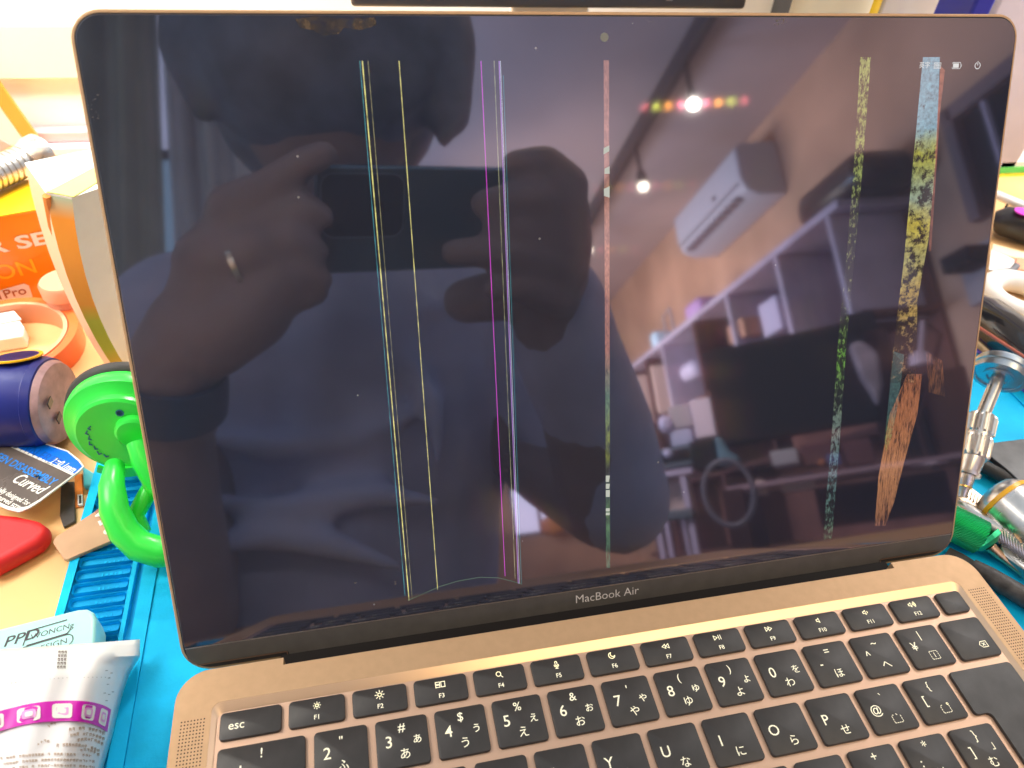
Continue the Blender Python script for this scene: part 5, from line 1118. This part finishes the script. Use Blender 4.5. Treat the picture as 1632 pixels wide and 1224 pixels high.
# joints; left of the picture = the hand with the ring
head_c = V(520, 118, 640)
neck = V(560, 400, 700); chest = V(560, 620, 735); belly = V(560, 860, 760)
shL = V(300, 520, 735); shR = V(800, 520, 735)
elL = V(292, 985, 640); wrL = V(262, 600, 500); elR = V(968, 800, 620); wrR = V(868, 470, 500)
body_ch = [
 ([V(545, 300, 650), neck], [52, 55]),
 ([elL, V(262, 800, 570), wrL], [42, 38, 27]),
 ([wrL, V(320, 520, 485)], [27, 30]),
 # palm of the ring hand
 ([V(330, 540, 480), V(400, 490, 472), V(450, 440, 466)], [26, 26, 18]),
 ([V(340, 420, 478), V(420, 400, 470), V(470, 385, 464)], [24, 22, 15]),
 ([V(330, 470, 480), V(430, 455, 468), V(490, 430, 462)], [24, 19, 10]),
 # forefinger and thumb over the phone's end
 ([V(380, 340, 478), V(430, 300, 470), V(480, 262, 466), V(516, 246, 464)], [20, 12, 9.5, 8.5]),
 ([V(360, 390, 478), V(430, 350, 468), V(490, 330, 463), V(515, 345, 461)], [20, 12, 9, 7.5]),
 ([V(400, 420, 470), V(470, 395, 462), V(505, 400, 460)], [13, 10, 8]),
 ([V(420, 455, 470), V(480, 440, 462), V(512, 445, 462)], [12, 9.5, 8]),
 ([V(400, 490, 474), V(460, 480, 466), V(505, 468, 466)], [11, 9, 7.5]),
 # other arm and hand
 ([elR, V(930, 620, 560), wrR], [40, 38, 28]),
 ([wrR, V(880, 380, 478), V(880, 310, 474)], [28, 26, 20]),
 ([V(900, 300, 478), V(868, 262, 470), V(820, 262, 466)], [16, 12, 9]),
 ([V(905, 340, 474), V(860, 318, 460), V(800, 320, 457), V(768, 325, 457)], [15, 11.5, 10, 8.5]),
 ([V(905, 390, 474), V(850, 365, 460), V(790, 362, 457)], [15, 11, 9]),
 ([V(900, 430, 474), V(850, 408, 460), V(780, 402, 457), V(722, 402, 457)], [16, 12.5, 10.5, 8.5]),
 ([V(890, 470, 476), V(840, 455, 462), V(790, 458, 460)], [15, 11, 9]),
 ([V(740, 480, 520), V(800, 470, 500), V(870, 440, 480)], [16, 18, 20]),
]
HM = Matrix.Rotation(.25, 3, 'X')
person = thing('person', 'person in a grey blue shirt photographing the laptop with a phone', 'person', (belly.x, belly.y - 120, -770))
torso_pts = [V(560, 470, 720), V(560, 600, 745), V(560, 760, 765), V(560, 900, 775), V(560, 900, 775) + Vector((0, -60, -350))]
skin_b = blob('body', m_skin, person, body_ch + [(torso_pts, [70, 85, 90, 95, 90]), ([shL, V(560, 500, 730), shR], [50, 70, 50]), ([shL, elL], [45, 40]), ([shR, V(850, 720, 700), elR], [45, 42, 40]),
    ([torso_pts[-1], torso_pts[-1] + Vector((-90, 60, -40)), torso_pts[-1] + Vector((-110, 380, -60)), torso_pts[-1] + Vector((-110, 380, -450))], [90, 80, 65, 50]),
    ([torso_pts[-1], torso_pts[-1] + Vector((90, 60, -40)), torso_pts[-1] + Vector((110, 380, -60)), torso_pts[-1] + Vector((110, 380, -450))], [90, 80, 65, 50])],
    [(head_c, 82, (.94, 1.12, 1.28), HM), (head_c + Vector((0, 82, 0)), 14, (.8, 1, 1.4), None), (head_c + Vector((80, -4, 0)), 17, (.4, .8, 1.3), None), (head_c + Vector((-80, -4, 0)), 17, (.4, .8, 1.3), None), (head_c + Vector((0, 62, -62)), 22, (1.3, .9, .7), None)], 3.4, 4)
shirt_ch = [
 ([V(560, 520, 728), V(550, 640, 745), V(540, 780, 765), V(535, 900, 775), torso_pts[-1]], [110, 122, 120, 116, 112]),
 ([V(430, 560, 735), V(420, 680, 745), V(400, 800, 760), V(400, 920, 775)], [95, 105, 108, 100]),
 ([V(680, 560, 735), V(680, 680, 745), V(672, 800, 765), V(668, 920, 775)], [92, 90, 82, 82]),
 ([V(310, 500, 735), V(560, 475, 728), V(790, 500, 735)], [62, 78, 66]),
 ([V(300, 510, 735), V(235, 560, 720), V(240, 700, 700)], [66, 62, 56]),
 ([V(800, 520, 730), V(868, 640, 700), V(940, 740, 660), V(985, 795, 622)], [60, 52, 46, 42]),
 ([V(985, 800, 618), V(955, 680, 585), V(905, 560, 535), V(888, 480, 512)], [44, 43, 40, 35]),
 ([V(480, 470, 660), V(545, 505, 645), V(590, 540, 640)], [9, 7, 5]), ([V(735, 470, 660), V(660, 500, 645), V(598, 542, 640)], [9, 7, 5]),
]
folds = []
for (pts_, r) in (([(300, 690), (430, 715), (560, 700), (680, 650)], 12), ([(280, 790), (440, 812), (600, 785), (700, 800)], 13), ([(290, 880), (420, 850), (520, 862), (640, 905)], 14), ([(640, 560), (690, 640), (700, 740)], 12)):
    folds.append(([V(x, y, 634) for x, y in pts_], [r * .4] + [r] * (len(pts_) - 2) + [r * .4]))
shirt = blob('shirt', m_shirt, person, shirt_ch + folds, [], 5.0, 14)
hc_ = head_c
hair = blob('hair', m_hair, person, [([hc_ + Vector((-60, -20, 60)), hc_ + Vector((0, 10, 96)), hc_ + Vector((62, -18, 58))], [44, 48, 44]),
    ([hc_ + Vector((70, 40, 52)), hc_ + Vector((84, 40, -10)), hc_ + Vector((86, 34, -60)), hc_ + Vector((80, 34, -84))], [40, 30, 18, 5]), ([hc_ + Vector((58, 66, 40)), hc_ + Vector((66, 62, -30)), hc_ + Vector((64, 56, -62))], [24, 18, 6]),
    ([hc_ + Vector((-70, 40, 52)), hc_ + Vector((-84, 40, -10)), hc_ + Vector((-84, 34, -50))], [40, 28, 12]),
    ([hc_ + Vector((-58, 64, 60)), hc_ + Vector((-20, 82, 62)), hc_ + Vector((24, 84, 60)), hc_ + Vector((58, 66, 58))], [32, 34, 34, 32]), ([hc_ + Vector((-34, 84, 50)), hc_ + Vector((-26, 90, 20))], [20, 8]), ([hc_ + Vector((10, 88, 50)), hc_ + Vector((22, 92, 14))], [22, 7])],
    [(hc_ + Vector((0, -26, 14)), 96, (1.0, 1.0, 1.12), HM), (hc_ + Vector((0, 34, 2)), 96, (1.02, .86, .96), None), (hc_ + Vector((30, 56, -24)), 52, (1, .8, 1.1), None), (hc_ + Vector((-34, 56, -20)), 50, (1, .8, 1.05), None)], 4.0, 8)
eye = mat('eye_white', (.5, .5, .5), .3)
for sx in (-1, 1): sub(MB().ball(head_c + Vector((sx * 30, 76, 8)), 11, sc=(1.1, .7, .7), sub=2), 'eye', eye, person, smooth=True)
# wristband and ring
wd = (V(262, 700, 530) - wrL).normalized(); wc_ = V(272, 618, 506); xw = wd.orthogonal().normalized()
sub(MB().lathe([(30, -15), (33.5, -15), (34.5, 0), (34.5, 15), (31, 15), (30, 0), (30, -15)], Matrix.Translation(wc_) @ Matrix((xw, wd.cross(xw), wd)).transposed().to_4x4(), 36, cap=False), 'wristband', mat('navy_band', (.04, .07, .14), .4), person, smooth=True)
rgc = V(374, 424, 448); rz_ = (V(440, 400, 455) - V(374, 424, 458)).normalized(); xr_ = rz_.orthogonal().normalized()
sub(MB().lathe([(10.5, -2), (12, -2), (12, 2), (10.5, 2), (10.5, -2)], Matrix.Translation(V(378, 424, 462)) @ Matrix((xr_, rz_.cross(xr_), rz_)).transposed().to_4x4() @ Matrix.Diagonal((1.15, 1.15, .8, 1)), 24, cap=False), 'ring', m_steel, person, smooth=True)
for o_ in list(SC.objects):
    if o_.type == 'MESH' and o_.parent is None and 'kind' not in o_ and 'label' not in o_: print('UNTAGGED', o_.name)
